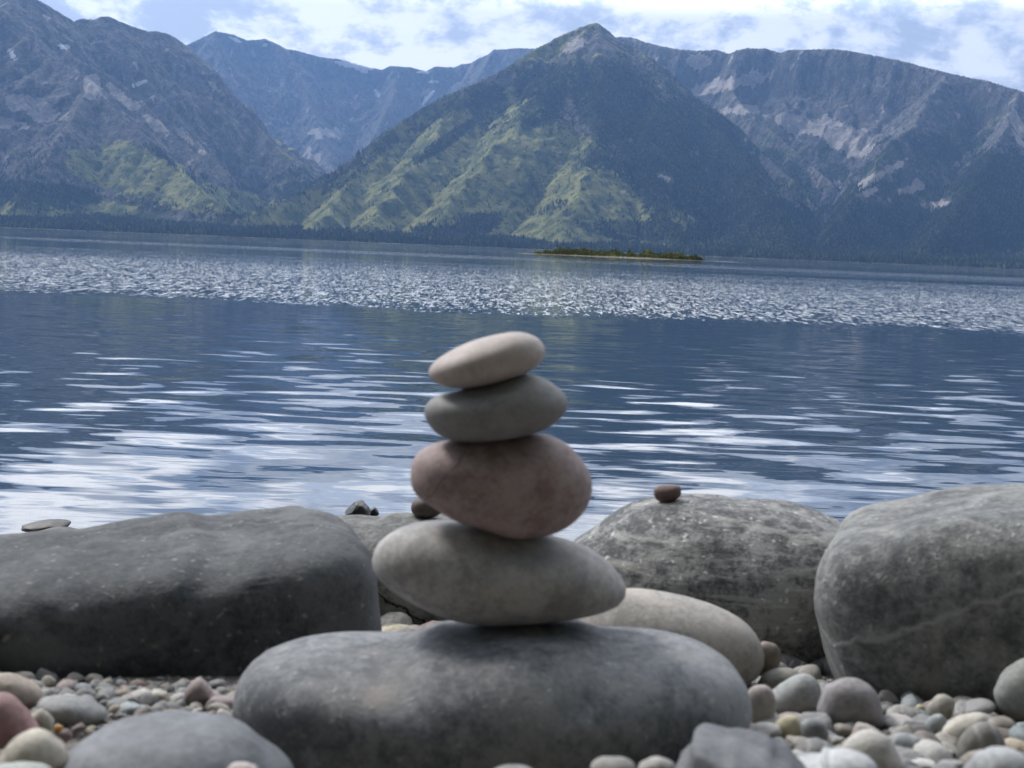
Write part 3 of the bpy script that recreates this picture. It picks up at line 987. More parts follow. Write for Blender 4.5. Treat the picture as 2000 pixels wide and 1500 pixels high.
def bvh_of(o):
    me = o.data
    co = np.empty(len(me.vertices) * 3, dtype=np.float32); me.vertices.foreach_get('co', co)
    co = co.reshape(-1, 3) + np.array(o.location)
    fs = np.empty(len(me.polygons) * 3, dtype=np.int32); me.polygons.foreach_get('vertices', fs)
    return co, BVHTree.FromPolygons(co.tolist(), fs.reshape(-1, 3).tolist())


def settle(upper, lowers, sink=0.0018):
    """lower the upper stone until it rests on the ones below"""
    co, _ = bvh_of(upper)
    best = 1e9
    trees = [bvh_of(l)[1] for l in lowers]
    low = co[co[:, 2] < co[:, 2].mean()]
    for c in low[::3]:
        for tr in trees:
            hit = tr.ray_cast(Vector((c[0], c[1], c[2] + 0.3)), Vector((0, 0, -1)))
            if hit[0] is not None:
                best = min(best, c[2] - hit[0].z)
    if best < 1e8:
        upper.location.z -= best + sink
        print('settle', upper.name, round(-(best + sink) * 1000, 1), 'mm')


m_base = rock_mat('base_rock', (0.095, 0.103, 0.114), (0.27, 0.278, 0.288), 0.22, speck=(0.50, 0.50, 0.49), speck_amt=0.45, speck_sc=30,
                  patch=(0.30, 0.295, 0.285), patch_amt=0.35, blotch=[((-0.085, -0.08, 0.045), 0.02, (0.42, 0.35, 0.30), 0.45)])
m_left = rock_mat('dark_boulder', (0.026, 0.032, 0.038), (0.098, 0.103, 0.108), 0.30, speck=(0.38, 0.38, 0.35), speck_amt=0.5, speck_sc=34,
                  patch=(0.18, 0.187, 0.187), patch_amt=0.5, bump=0.8)
m_mid = rock_mat('speckled_boulder', (0.060, 0.064, 0.068), (0.28, 0.28, 0.272), 0.28, speck=(0.60, 0.61, 0.57), speck_amt=0.9, speck_sc=30, contrast=(0.37, 0.63),
                 streak=((0.3, 0.8, 0.2), 1.4, (0.44, 0.44, 0.41), 0.55), bump=0.8)
m_right = rock_mat('veined_boulder', (0.085, 0.09, 0.094), (0.29, 0.295, 0.285), 0.30, speck=(0.52, 0.52, 0.5), speck_amt=0.4, speck_sc=30,
                   patch=(0.38, 0.36, 0.33), patch_amt=0.35, vein=[(0.55, 0.085, 0.006, (0.33, 0.335, 0.33), 0.05)], bump=0.9)
m_back = rock_mat('back_boulder', (0.085, 0.088, 0.088), (0.26, 0.262, 0.245), 0.25, speck=(0.5, 0.5, 0.46), speck_amt=0.4, bump=1.0,
                  vein=[(-0.5, 0.0, 0.003, (0.02, 0.02, 0.02), 0.06)])
m_pale = rock_mat('pale_stone', (0.25, 0.235, 0.215), (0.46, 0.43, 0.40), 0.16, patch=(0.50, 0.42, 0.36), patch_amt=0.4, speck=(0.2, 0.19, 0.18), speck_amt=0.3, speck_sc=40, bump=0.3)
m_top = rock_mat('top_stone', (0.35, 0.30, 0.27), (0.475, 0.42, 0.39), 0.08, bump=0.15, speck=(0.3, 0.25, 0.22), speck_amt=0.25, speck_sc=40, rough=0.6)
m_sec = rock_mat('grey_stone', (0.168, 0.168, 0.166), (0.26, 0.258, 0.254), 0.09, bump=0.15, rough=0.65)
m_pink = rock_mat('pink_stone', (0.225, 0.158, 0.15), (0.38, 0.303, 0.29), 0.11, patch=(0.43, 0.33, 0.31), patch_amt=0.5, bump=0.18, rough=0.65, speck=(0.5, 0.42, 0.4), speck_amt=0.3, speck_sc=26,
                  blotch=[((-0.035, -0.04, 0.012), 0.014, (0.13, 0.08, 0.078), 0.6), ((0.035, -0.045, 0.006), 0.013, (0.16, 0.09, 0.082), 0.5)],
                  vein=[(1.4, 0.075, 0.001, (0.09, 0.06, 0.055), 0.015)])
m_low = rock_mat('lower_stone', (0.262, 0.250, 0.238), (0.475, 0.458, 0.44), 0.15, patch=(0.22, 0.23, 0.255), patch_amt=0.55, bump=0.2, rough=0.65,
                 blotch=[((0.055, -0.05, -0.012), 0.022, (0.18, 0.17, 0.15), 0.5), ((-0.02, -0.06, -0.02), 0.014, (0.14, 0.125, 0.10), 0.6)])

# the big rocks
base = stone('boulder', 'wide flat grey boulder in front that carries the stacked stones', 'boulder',
             [(455, 1395), (463, 1335), (497, 1288), (560, 1256), (650, 1239), (800, 1228), (900, 1214), (1000, 1200), (1090, 1206), (1200, 1225), (1300, 1233), (1380, 1259), (1430, 1298),
              (1459, 1350), (1466, 1400), (1450, 1455), (1400, 1520), (1250, 1570), (950, 1585), (650, 1570), (500, 1500), (465, 1450)],
             0.97, 0.105, m_base, big=True, p=2.7, sub=6, rough=0.012, seed=3)
left = stone('boulder', 'long dark charcoal boulder on the left with greenish grey top', 'boulder',
             [(-300, 1190), (-250, 1110), (-130, 1062), (0, 1043), (150, 1028), (300, 1011), (450, 1001), (560, 995), (630, 997), (680, 1014), (715, 1060),
              (733, 1120), (741, 1200), (738, 1280), (700, 1345), (500, 1385), (200, 1385), (0, 1375), (-200, 1330), (-290, 1260)],
             1.32, 0.17, m_left, big=True, p=3.8, sub=6, rough=0.035, seed=7, facet=0.05, cracks=[((1, 0.2, 0.5), 1.15, 0.05, 0.05)])
backb = stone('boulder', 'dark low boulder between the charcoal boulder and the stone stack, cracked front', 'boulder',
              [(570, 1090), (600, 1035), (660, 1006), (750, 1001), (830, 1003), (900, 1015), (960, 1050), (1000, 1120), (980, 1220), (880, 1270), (740, 1270), (620, 1230), (575, 1160)],
              1.75, 0.13, m_back, big=True, p=2.6, sub=6, rough=0.05, seed=9, cracks=[((0.5, 0, 1), -0.1, 0.03, 0.08), ((-0.8, 0.2, 1), 0.1, 0.03, 0.06)])
mid = stone('boulder', 'rounded speckled grey boulder behind the stack with pale streaks', 'boulder',
            [(1085, 1150), (1110, 1070), (1180, 1014), (1250, 977), (1340, 964), (1430, 968), (1530, 981), (1600, 1000), (1660, 1030), (1700, 1100), (1705, 1220),
             (1660, 1320), (1500, 1365), (1300, 1350), (1150, 1300), (1092, 1220)],
            1.58, 0.17, m_mid, big=True, p=2.4, sub=6, rough=0.025, seed=13, facet=0.03, cracks=[((1, 0, 0.9), 0.75, 0.03, 0.025), ((0.9, 0, 1), 0.45, 0.02, 0.015)])
right = stone('boulder', 'large grey boulder at the right edge with a white vein across it', 'boulder',
              [(1583, 1165), (1592, 1105), (1615, 1052), (1660, 1006), (1740, 973), (1850, 957), (2000, 941), (2150, 935), (2280, 975), (2335, 1100), (2300, 1260), (2150, 1380),
               (1950, 1425), (1780, 1425), (1670, 1405), (1612, 1350), (1600, 1290), (1590, 1230)],
              1.31, 0.17, m_right, big=True, p=4.6, sub=6, rough=0.035, seed=17, facet=0.10, cracks=[((-0.3, 0, 1), -0.55, 0.03, 0.03)])
pale = stone('boulder', 'smooth pale beige stone lying behind the right end of the flat boulder', 'stone',
             [(950, 1270), (980, 1222), (1060, 1186), (1150, 1156), (1240, 1149), (1330, 1161), (1410, 1189), (1462, 1222), (1488, 1262), (1491, 1300), (1465, 1335), (1380, 1360), (1200, 1365), (1020, 1340)],
             1.22, 0.065, m_pale, big=True, p=2.3, sub=5, rough=0.01, seed=19)

# the stack
s_low = stone('balanced_stone', 'large pale grey oval stone at the bottom of the stack', 'stone',
              z4([(62, 1130), (75, 1075), (120, 1020), (210, 970), (330, 945), (470, 950), (620, 965), (780, 990), (900, 1020), (1010, 1055), (1100, 1110), (1170, 1180), (1210, 1250),
                  (1195, 1310), (1140, 1350), (1020, 1385), (850, 1410), (700, 1420), (550, 1418), (430, 1400), (320, 1360), (220, 1310), (120, 1240), (70, 1180)]),
              1.0, 0.056, m_low, kmul=0.96, p=2.15, sub=5, rough=0.006, seed=23, rsc=2)
s_pink = stone('balanced_stone', 'thick pinkish brown stone, second from the bottom of the stack', 'stone',
               z4([(235, 800), (250, 710), (300, 660), (370, 635), (500, 612), (650, 600), (820, 598), (930, 640), (1000, 710), (1045, 790), (1050, 870), (1010, 960), (930, 1030),
                   (830, 1065), (700, 1075), (580, 1040), (430, 990), (320, 920), (255, 870)]),
               0.995, 0.05, m_pink, kmul=0.98, p=2.25, sub=5, rough=0.006, seed=29, rsc=2)
s_sec = stone('balanced_stone', 'dark grey oval stone directly under the top stone of the stack', 'stone',
              z4([(297, 480), (310, 430), (360, 392), (450, 372), (600, 330), (700, 302), (780, 300), (860, 330), (925, 385), (945, 435), (920, 490), (850, 545), (740, 582), (600, 603),
                  (470, 605), (390, 590), (330, 545)]),
              0.99, 0.046, m_sec, p=2.15, sub=5, rough=0.004, seed=31, rsc=2)
s_top = stone('balanced_stone', 'tilted beige oval stone on the very top of the stack', 'stone',
              z4([(315, 290), (345, 240), (420, 190), (520, 145), (640, 115), (730, 108), (800, 130), (840, 175), (838, 220), (800, 265), (720, 310), (600, 345), (480, 362), (400, 355), (340, 330)]),
              0.99, 0.04, m_top, p=2.1, sub=5, rough=0.004, seed=37, rsc=2)
settle(s_low, [base]); settle(s_pink, [s_low], 0.004); settle(s_sec, [s_pink], 0.0025); settle(s_top, [s_sec], 0.0025)


# ------------------------------------------------------------------ pebbles
def pebble_mat():
    m, t, b = new_mat('pebble')
    tc = t.n('ShaderNodeTexCoord').outputs['Object']
    oi = t.n('ShaderNodeObjectInfo')
    v = t.vm('ADD', tc, t.vm('SCALE', (1.0, 0.7, 0.4), scale=t.math('MULTIPLY', oi.outputs['Random'], 9.0)))
    n1_ = t.noise(v, 25, 5, 0.6, 0.5)
    n2_ = t.noise(v, 180, 5, 0.65)
    c = oi.outputs['Color']
    f = t.math('ADD', t.math('MULTIPLY', n1_, 0.6), t.math('MULTIPLY', n2_, 0.4))
    col = t.mix(t.ramp(f, 0.36, 0.64), t.vm('SCALE', c, scale=0.68), t.vm('SCALE', c, scale=1.18))
    wv = t.n('ShaderNodeTexWave'); wv.inputs['Scale'].default_value = 22; wv.inputs['Distortion'].default_value = 6; wv.inputs['Detail'].default_value = 3
    t.put(wv.inputs[0], v)
    band = t.math('MULTIPLY', t.ramp(wv.outputs['Fac'], 0.75, 1.0), t.math('MULTIPLY', t.math('MULTIPLY', t.math('GREATER_THAN', oi.outputs['Random'], 0.65), oi.outputs['Alpha']), 0.3))
    col = t.mix(band, col, (0.5, 0.48, 0.44))
    t.put(b.inputs['Base Color'], col)
    b.inputs['Roughness'].default_value = 0.68
    b.inputs['Specular IOR Level'].default_value = 0.35
    bp = t.n('ShaderNodeBump'); bp.inputs['Strength'].default_value = 0.5; bp.inputs['Distance'].default_value = 0.0012
    t.put(bp.inputs['Height'], t.math('ADD', n1_, n2_)); t.put(b.inputs['Normal'], bp.outputs[0])
    return m


m_peb = pebble_mat()
C_GREY, C_PALE, C_CREAM, C_TAN, C_PINK, C_BLUE, C_DARK, C_YEL = (0.25, 0.255, 0.25), (0.44, 0.43, 0.41), (0.50, 0.46, 0.38), (0.33, 0.28, 0.235), (0.34, 0.235, 0.215), (0.26, 0.285, 0.295), (0.15, 0.145, 0.145), (0.45, 0.41, 0.28)


def ground_hit(px, py, lift=0.0):
    r = ray(px, py)
    # solve CAM.z + r.z s = 0.793 - slope
    s = (GA + lift - CAM[2]) / (r[2] + GB * r[1])
    return s * r[1]


def ell(cx, cy, rx, ry, rot=0, n=12, seed=0, jit=0.07):
    rg = random.Random(seed * 7 + int(cx) * 13 + int(cy))
    c, s = math.cos(math.radians(rot)), math.sin(math.radians(rot))
    out = []
    for i in range(n):
        a = 2 * math.pi * i / n
        k = 1 + rg.uniform(-jit, jit)
        u, v = rx * k * math.cos(a), ry * k * math.sin(a)
        out.append((cx + u * c - v * s, cy + u * s + v * c))
    return out


PLACED = []   # (x, y, radius) footprint of placed pebbles


def pebble(label, shape, colr, cat='pebble', name='pebble', d=None, dy=None, group=None, front=0.0, **kw):
    o = np.array(shape, float)
    rx = (o[:, 0].max() - o[:, 0].min()) / 2; bot = o[:, 1].max(); cx = (o[:, 0].max() + o[:, 0].min()) / 2
    if d is not None:
        d = d * 1.55
    if d is None:
        d0 = ground_hit(cx, bot)
        rm = rx * d0 / F
        dyy = dy or rm * 0.75
        d = d0 + dyy * 0.35 - front
    else:
        rm = rx * d / F
        dyy = dy or rm * 0.75
    kw.setdefault('sub', 4 if rx < 60 else 5)
    kw.setdefault('rough', 0.025); kw.setdefault('p', 2.25)
    kw.setdefault('seed', int(cx * 3 + bot))
    ob = stone(name, label, cat, shape, d, dyy, m_peb, group=group, **kw)
    ob.color = (*colr, 0.0 if rx > 50 else 1.0)
    PLACED.append((ob.location.x, ob.location.y, rm * 0.9, ob))
    return ob


# front left
pebble('rounded grey rock at the bottom edge in front of the flat boulder, pale rim line', [(105, 1510), (135, 1465), (190, 1425), (260, 1400), (350, 1388), (430, 1396), (495, 1425), (545, 1465), (575, 1510), (560, 1570), (450, 1610), (250, 1610), (130, 1570)],
       (0.18, 0.19, 0.205), 'rock', 'rock', d=0.50, dy=0.06, sub=5)
pebble('big tan grey pebble at the left edge against the charcoal boulder', ell(22, 1352, 62, 36, 5), C_TAN)
pebble('pink rounded stone at the left edge of the photo', [(-60, 1400), (-40, 1365), (0, 1352), (30, 1362), (60, 1395), (78, 1425), (70, 1448), (20, 1462), (-40, 1455)], (0.33, 0.20, 0.19), front=0.02)
pebble('small cream pebble tucked beside the pink stone', ell(78, 1414, 27, 28, 30), C_CREAM)
pebble('smooth grey oval pebble in front of the charcoal boulder', ell(140, 1387, 69, 30, 8, jit=.03), C_GREY)
pebble('large cream white pebble in the bottom left corner', [(-10, 1500), (15, 1455), (50, 1428), (80, 1423), (105, 1435), (130, 1460), (135, 1495), (90, 1520), (20, 1525)], C_CREAM, front=0.01)
pebble('pale greenish pebble cut by the bottom left corner', ell(45, 1512, 68, 25, 3), (0.40, 0.43, 0.39), d=0.455)
pebble('tiny orange pebble beside the grey oval pebble', ell(115, 1424, 10, 9), (0.50, 0.26, 0.08))
pebble('small purplish angular pebble next to the tiny orange one', ell(129, 1436, 14, 12, 20, jit=.2), (0.26, 0.20, 0.20), facet=0.25)
pebble('small flat brown chip below the grey oval pebble', ell(154, 1423, 15, 9, -30, jit=.15), (0.25, 0.21, 0.20), facet=0.25)
strip = [(95, 1357, 13, 13, 0, (0.30, 0.26, 0.26), 'small mauve pebble just behind the grey oval pebble'),
         (122, 1352, 12, 8, 0, C_DARK, 'tiny dark pebble in the shade of the charcoal boulder, leftmost in its row'),
         (165, 1358, 20, 14, -10, C_GREY, 'grey wedge shaped pebble behind the grey oval pebble'),
         (197, 1351, 14, 10, 0, (0.24, 0.25, 0.20), 'small olive pebble under the charcoal boulder'),
         (200, 1367, 14, 14, 20, C_GREY, 'small round grey pebble left of the brown oval one'),
         (236, 1358, 21, 12, -10, (0.26, 0.22, 0.185), 'brown oval pebble under the charcoal boulder'),
         (270, 1361, 31, 14, -14, C_PALE, 'whitish elongated pebble under the charcoal boulder'),
         (314, 1364, 21, 15, 5, C_CREAM, 'cream squarish pebble right of the whitish elongated one'),
         (278, 1386, 19, 10, 0, C_BLUE, 'small bluish oval pebble below the whitish elongated one'),
         (226, 1386, 17, 10, -20, C_TAN, 'small tan pebble right of the grey oval pebble'),
         (250, 1391, 12, 8, 0, C_PINK, 'tiny pink pebble between the tan and the bluish pebbles'),
         (345, 1363, 13, 12, 0, C_DARK, 'small dark pebble left of the pointed pinkish stone'),
         (434, 1376, 34, 17, 0, (0.28, 0.235, 0.23), 'flat mauve pebble touching the left end of the flat boulder'),
         (372, 1388, 16, 8, 5, (0.30, 0.29, 0.22), 'small yellowish pebble below the pointed pinkish stone'),
         (330, 1392, 18, 8, 0, C_TAN, 'small tan pebble just above the rounded rock at the bottom edge')]
for (cx, cy, rx, ry, rot, cc, lab) in strip:
    pebble(lab, ell(cx, cy, rx, ry, rot, jit=0.1), cc, group='small pebbles in the strip before the charcoal boulder', facet=0.12)
pebble('pointed pinkish grey stone standing before the charcoal boulder', [(358, 1372), (362, 1350), (375, 1332), (390, 1322), (402, 1330), (415, 1345), (432, 1358), (425, 1370), (400, 1380), (375, 1384)], (0.31, 0.255, 0.245), facet=0.15, p=2.6)
pebble('pinkish white pebble peeking in at the bottom edge left of centre', ell(473, 1506, 33, 18), (0.48, 0.42, 0.40), d=0.44)
pebble('grey pebble peeking in at the bottom edge under the flat boulder', ell(1000, 1510, 42, 18), C_GREY, d=0.46)
pebble('grey beige pebble, left of a pair at the bottom edge under the flat boulder', ell(1196, 1502, 45, 26), (0.32, 0.31, 0.29), d=0.465)
pebble('grey beige pebble, right of a pair at the bottom edge under the flat boulder', ell(1282, 1503, 37, 25), (0.32, 0.31, 0.29), d=0.465)

# right hand bed
pebble('large grey stone with a dark left side at the bottom edge', [(1310, 1530), (1330, 1470), (1365, 1428), (1420, 1416), (1480, 1430), (1530, 1455), (1575, 1490), (1600, 1540), (1500, 1600), (1380, 1590)],
       (0.15, 0.157, 0.168), 'rock', 'rock', d=0.485, dy=0.045, sub=5, facet=0.2, rough=0.05, p=2.8)
pebble('tan pebble wedged at the right end of the pale beige stone', ell(1497, 1288, 28, 36, 10), (0.30, 0.25, 0.22), d=0.79)
pebble('flat olive grey chip behind the smooth oblong pebble', [(1476, 1342), (1490, 1318), (1515, 1305), (1545, 1305), (1562, 1316), (1555, 1335), (1520, 1350), (1490, 1354)], (0.27, 0.265, 0.235), d=0.77)
pebble('smooth oblong grey pebble leaning up against its neighbours', [(1497, 1372), (1500, 1355), (1525, 1335), (1555, 1318), (1575, 1316), (1595, 1328), (1604, 1350), (1600, 1378), (1575, 1396), (1540, 1404), (1510, 1398)], (0.33, 0.34, 0.335), front=0.01, rough=.01)
pebble('pinkish pale stone at the right end of the flat boulder', [(1450, 1400), (1458, 1355), (1475, 1338), (1500, 1340), (1515, 1365), (1513, 1400), (1495, 1428), (1465, 1432)], (0.40, 0.36, 0.34))
pebble('big angular mauve grey stone before the veined boulder', [(1596, 1395), (1602, 1355), (1618, 1332), (1645, 1322), (1675, 1325), (1705, 1345), (1722, 1375), (1732, 1405), (1715, 1425), (1670, 1430), (1620, 1422)], (0.265, 0.25, 0.255), facet=0.16, p=2.5)
pebble('yellowish cream pebble below the oblong grey one', ell(1541, 1427, 30, 31, -35), C_YEL)
pebble('round bluish grey pebble beside the yellowish cream one', ell(1587, 1433, 31, 31, 0, jit=.08), (0.235, 0.25, 0.26), facet=0.1, front=0.006)
pebble('small banded brown pebble right of the round bluish grey one', ell(1643, 1427, 22, 14), (0.29, 0.265, 0.235))
pebble('small grey ring marked pebble above the big cream white stone', ell(1634, 1449, 17, 11, -15), (0.30, 0.31, 0.29))
pebble('big cream white egg shaped stone at the bottom of the pebble bed', [(1635, 1480), (1650, 1448), (1675, 1430), (1700, 1425), (1730, 1437), (1752, 1465), (1766, 1500), (1740, 1530), (1680, 1535), (1640, 1515)], (0.50, 0.48, 0.44), front=0.012, sub=5)
pebble('flat bluish white stone in front of the cream white egg shaped stone', [(1545, 1490), (1575, 1475), (1620, 1462), (1665, 1465), (1700, 1480), (1715, 1510), (1660, 1535), (1590, 1530), (1550, 1512)], (0.44, 0.45, 0.455), d=0.49, sub=5)
pebble('small grey chip touching the dark sided stone', ell(1467, 1424, 18, 12, 25), (0.30, 0.30, 0.29))
pebble('small beige pebble under the angular mauve stone', ell(1583, 1392, 20, 12, -25), (0.36, 0.33, 0.30))
pebble('small lilac grey pebble behind the dark sided stone', ell(1490, 1440, 22, 14, 30), (0.33, 0.33, 0.35))
bed = [(1768, 1398, 38, 20, 10, (0.33, 0.32, 0.30), 'long light grey pebble right of the angular mauve stone'),
       (1758, 1409, 17, 13, -20, (0.33, 0.26, 0.17), 'small ochre brown pebble under the long light grey one'),
       (1797, 1386, 10, 10, 0, C_YEL, 'tiny yellow pebble at the foot of the veined boulder'),
       (1838, 1384, 27, 27, 15, (0.34, 0.32, 0.28), 'blocky beige stone at the foot of the veined boulder'),
       (1829, 1416, 21, 23, 0, C_BLUE, 'bluish pebble below the blocky beige stone'),
       (1895, 1385, 50, 19, -8, (0.29, 0.285, 0.285), 'flat grey pebble behind the cream white lumpy stone'),
       (1904, 1348, 26, 16, -15, C_PALE, 'pale pebble at the foot of the veined boulder, upper of the row'),
       (1942, 1344, 20, 22, -20, (0.34, 0.33, 0.30), 'beige pebble left of the big grey stone at the right edge'),
       (1866, 1358, 24, 10, -5, (0.31, 0.30, 0.28), 'small flat stone between the blocky beige and the pale pebble'),
       (1953, 1422, 36, 23, 10, (0.26, 0.235, 0.205), 'brownish mottled pebble under the big grey stone at the right edge'),
       (1998, 1430, 20, 20, 0, (0.32, 0.39, 0.40), 'light blue pebble cut by the right edge'),
       (1985, 1465, 36, 21, 10, (0.42, 0.36, 0.28), 'tan pebble above the smooth pale stone in the bottom right corner'),
       (1771, 1457, 34, 25, 20, (0.27, 0.29, 0.30), 'slate blue oval pebble right of the cream white egg shaped stone'),
       (1811, 1447, 19, 14, 15, C_CREAM, 'small cream pebble left of the cream white lumpy stone'),
       (1832, 1470, 32, 13, 5, (0.38, 0.35, 0.31), 'flat beige pebble below the small cream one'),
       (1764, 1431, 28, 12, 10, (0.30, 0.30, 0.31), 'grey pebble behind the slate blue oval one'),
       (1800, 1497, 32, 16, 0, (0.48, 0.48, 0.46), 'whitish pebble at the bottom edge, right of the egg shaped stone'),
       (1856, 1498, 28, 16, 0, (0.30, 0.31, 0.30), 'grey pebble at the bottom edge between two whitish stones'),
       (1730, 1500, 22, 14, 0, C_GREY, 'grey pebble at the bottom edge touching the egg shaped stone')]
for (cx, cy, rx, ry, rot, cc, lab) in bed:
    pebble(lab, ell(cx, cy, rx, ry, rot, jit=0.1), cc, facet=0.1, front=0.05 if cy < 1390 else 0.01, group='stones of the pebble bed on the right')
pebble('cream white lumpy stone in the middle of the right pebble bed', [(1838, 1450), (1842, 1420), (1860, 1402), (1890, 1393), (1920, 1395), (1928, 1415), (1915, 1440), (1890, 1460), (1860, 1465)], (0.52, 0.49, 0.43), facet=0.06)
pebble('dark grey rounded stone with a light edge, below the lumpy cream one', [(1868, 1480), (1872, 1445), (1895, 1418), (1925, 1410), (1950, 1425), (1965, 1455), (1960, 1485), (1920, 1500), (1885, 1498)], (0.22, 0.215, 0.20), front=0.006)
pebble('smooth pale grey stone in the bottom right corner', [(1880, 1520), (1895, 1480), (1930, 1460), (1970, 1460), (2005, 1478), (2030, 1515), (2000, 1550), (1930, 1555)], (0.36, 0.37, 0.375), d=0.47, sub=5)
pebble('big smooth grey stone cut by the right edge', [(1941, 1360), (1950, 1325), (1975, 1298), (2005, 1284), (2040, 1290), (2065, 1330), (2055, 1380), (2010, 1405), (1965, 1398)], (0.33, 0.335, 0.32), sub=5, front=0.07)


def rest_on_top(label, shape, colr, under, d, dy=None, name='stone', cat='stone', **kw):
    ob = pebble(label, shape, colr, cat, name, d=d, dy=dy, **kw)
    settle(ob, [under], 0.001)
    return ob


rest_on_top('small reddish brown stone sitting on top of the speckled boulder', [(1277, 955), (1282, 941), (1300, 937), (1324, 938), (1331, 948), (1327, 962), (1310, 970), (1288, 969)], (0.17, 0.11, 0.10), mid, 1.02, dy=0.014)
rest_on_top('small dark brown stone half hidden behind the pink stone', [(803, 990), (808, 972), (830, 962), (860, 970), (868, 990), (845, 1005), (815, 1003)], (0.13, 0.11, 0.10), backb, 1.13, dy=0.02)

# rocks in the shallow water
wet = rock_mat('wet_rock', (0.018, 0.018, 0.019), (0.06, 0.058, 0.055), 0.12, bump=1.2, rough=0.3)
m_shal = rock_mat('shallow_rock', (0.025, 0.024, 0.022), (0.09, 0.082, 0.07), 0.12, bump=1.4, rough=0.45)


def in_water(label, shape, mat, dy, **kw):
    o = np.array(shape, float)
    r = ray((o[:, 0].min() + o[:, 0].max()) / 2, o[:, 1].max())
    d = -CAM[2] / r[2] * r[1] + dy * 0.4
    return stone('rock', label, 'rock', shape, d, dy, mat, **kw)


in_water('flat dark rock breaking the water surface behind the charcoal boulder', [(35, 1032), (60, 1020), (95, 1014), (130, 1015), (141, 1022), (138, 1032), (120, 1042), (60, 1040)], m_shal, 0.06, facet=0.2, rough=0.05)
in_water('low brownish rock partly hidden by the charcoal boulder, beside the flat dark rock', [(62, 1048), (85, 1034), (110, 1029), (140, 1030), (160, 1040), (150, 1060), (90, 1062)], m_shal, 0.05, facet=0.1, rough=0.05)
in_water('tiny dark rock awash at the left edge of the photo', [(-8, 1056), (0, 1048), (9, 1050), (12, 1058), (0, 1062)], wet, 0.02)
in_water('black pointed wet rock in the water behind the charcoal boulder', [(672, 1006), (682, 990), (694, 978), (706, 976), (716, 985), (722, 996), (728, 1008), (700, 1014)], wet, 0.05, facet=0.25, rough=0.08)
in_water('tiny dark rock right beside the black pointed rock', [(720, 1004), (724, 994), (732, 990), (738, 997), (740, 1006), (730, 1010)], wet, 0.02, facet=0.1)
in_water('low pale rock awash just beyond the top of the charcoal boulder', [(535, 1000), (545, 992), (565, 988), (590, 990), (600, 1000), (570, 1008)], m_shal, 0.04)

# ------------------------------------------------------------------ loose pebbles filling the beach
bvhs = [bvh_of(o)[1] for o in BIG] + [bvh_of(p_[3])[1] for p_ in PLACED]


def covered(x_, y_, z_, r_):
    for tr in bvhs:
        hit = tr.ray_cast(Vector((x_, y_, 2.0)), Vector((0, 0, -1)))
        if hit[0] is not None and hit[0].z > z_ + r_ * 0.2:
            return True
    return False


peb_meshes = []
for k in range(14):
    rg = np.random.default_rng(100 + k)
    v, f = ico(3)
    V = v * np.array([1.0, rg.uniform(0.65, 0.95), rg.uniform(0.35, 0.75)])
    V = V + v * (fbm3(v * 1.0, 0.9, 3, 500 + k) * 0.22)[:, None]
    for _ in range(rg.integers(2, 7)):
        n_ = rg.normal(0, 1, 3); n_ /= np.linalg.norm(n_)
        dd = V @ n_; lim = dd.max() * rg.uniform(0.5, 0.88)
        V = V - n_[None] * (np.maximum(dd - lim, 0) * 0.85)[:, None]
    me = mesh_np('pebble', V * 0.02, f, m_peb)      # a 2 cm pebble at scale 1
    peb_meshes.append((V, f, me))

kinds = [('grey', (0.23, 0.232, 0.23), 0.42), ('beige', (0.31, 0.29, 0.26), 0.2), ('whitish', (0.42, 0.41, 0.39), 0.10), ('brown', (0.20, 0.172, 0.15), 0.11),
         ('pinkish', (0.28, 0.235, 0.225), 0.04), ('bluish', (0.24, 0.265, 0.275), 0.05), ('dark', (0.11, 0.11, 0.11), 0.08)]
rnd = random.Random(77)
cells = {}


def free_spot(x_, y_, r_, k=0.8):
    c = (int(x_ / 0.05), int(y_ / 0.05))
    for i in (-1, 0, 1):
        for j in (-1, 0, 1):
            for (a, b_, rr) in cells.get((c[0] + i, c[1] + j), ()):
                if (a - x_) ** 2 + (b_ - y_) ** 2 < ((rr + r_) * k) ** 2:
                    return False
    return True


loose, extra = [], []
for rad_lo, rad_hi, tries in ((0.013, 0.021, 9000), (0.008, 0.013, 12000), (0.004, 0.007, 20000)):
    for _ in range(tries):
        y_ = rnd.uniform(0.6, 1.5); x_ = rnd.uniform(-0.56, 0.56) * y_
        r_ = rnd.uniform(rad_lo, rad_hi)
        if not free_spot(x_, y_, r_):
            continue
        z_ = GA - GB * y_
        q_ = project(x_, y_, z_)
        if (y_ < 0.93 and 540 < q_[0] < 1330) or (q_[0] < 600 and q_[1] > 1405):
            continue
        if q_[0] < 800 and (y_ > 1.13 or r_ > 0.0125):
            continue
        if covered(x_, y_, z_, r_):
            continue
        cells.setdefault((int(x_ / 0.05), int(y_ / 0.05)), []).append((x_, y_, r_))
        px_, py_ = project(x_, y_, z_)
        item = (x_, y_, z_ + r_ * 0.35, r_)
        (loose if (-10 < px_ < 2010 and py_ < 1506 and r_ > 0.0065) else extra).append((float(px_), item))
rnd.shuffle(loose)
loose.sort(key=lambda a: -a[1][3])
print('loose', len(loose), 'extra', len(extra))
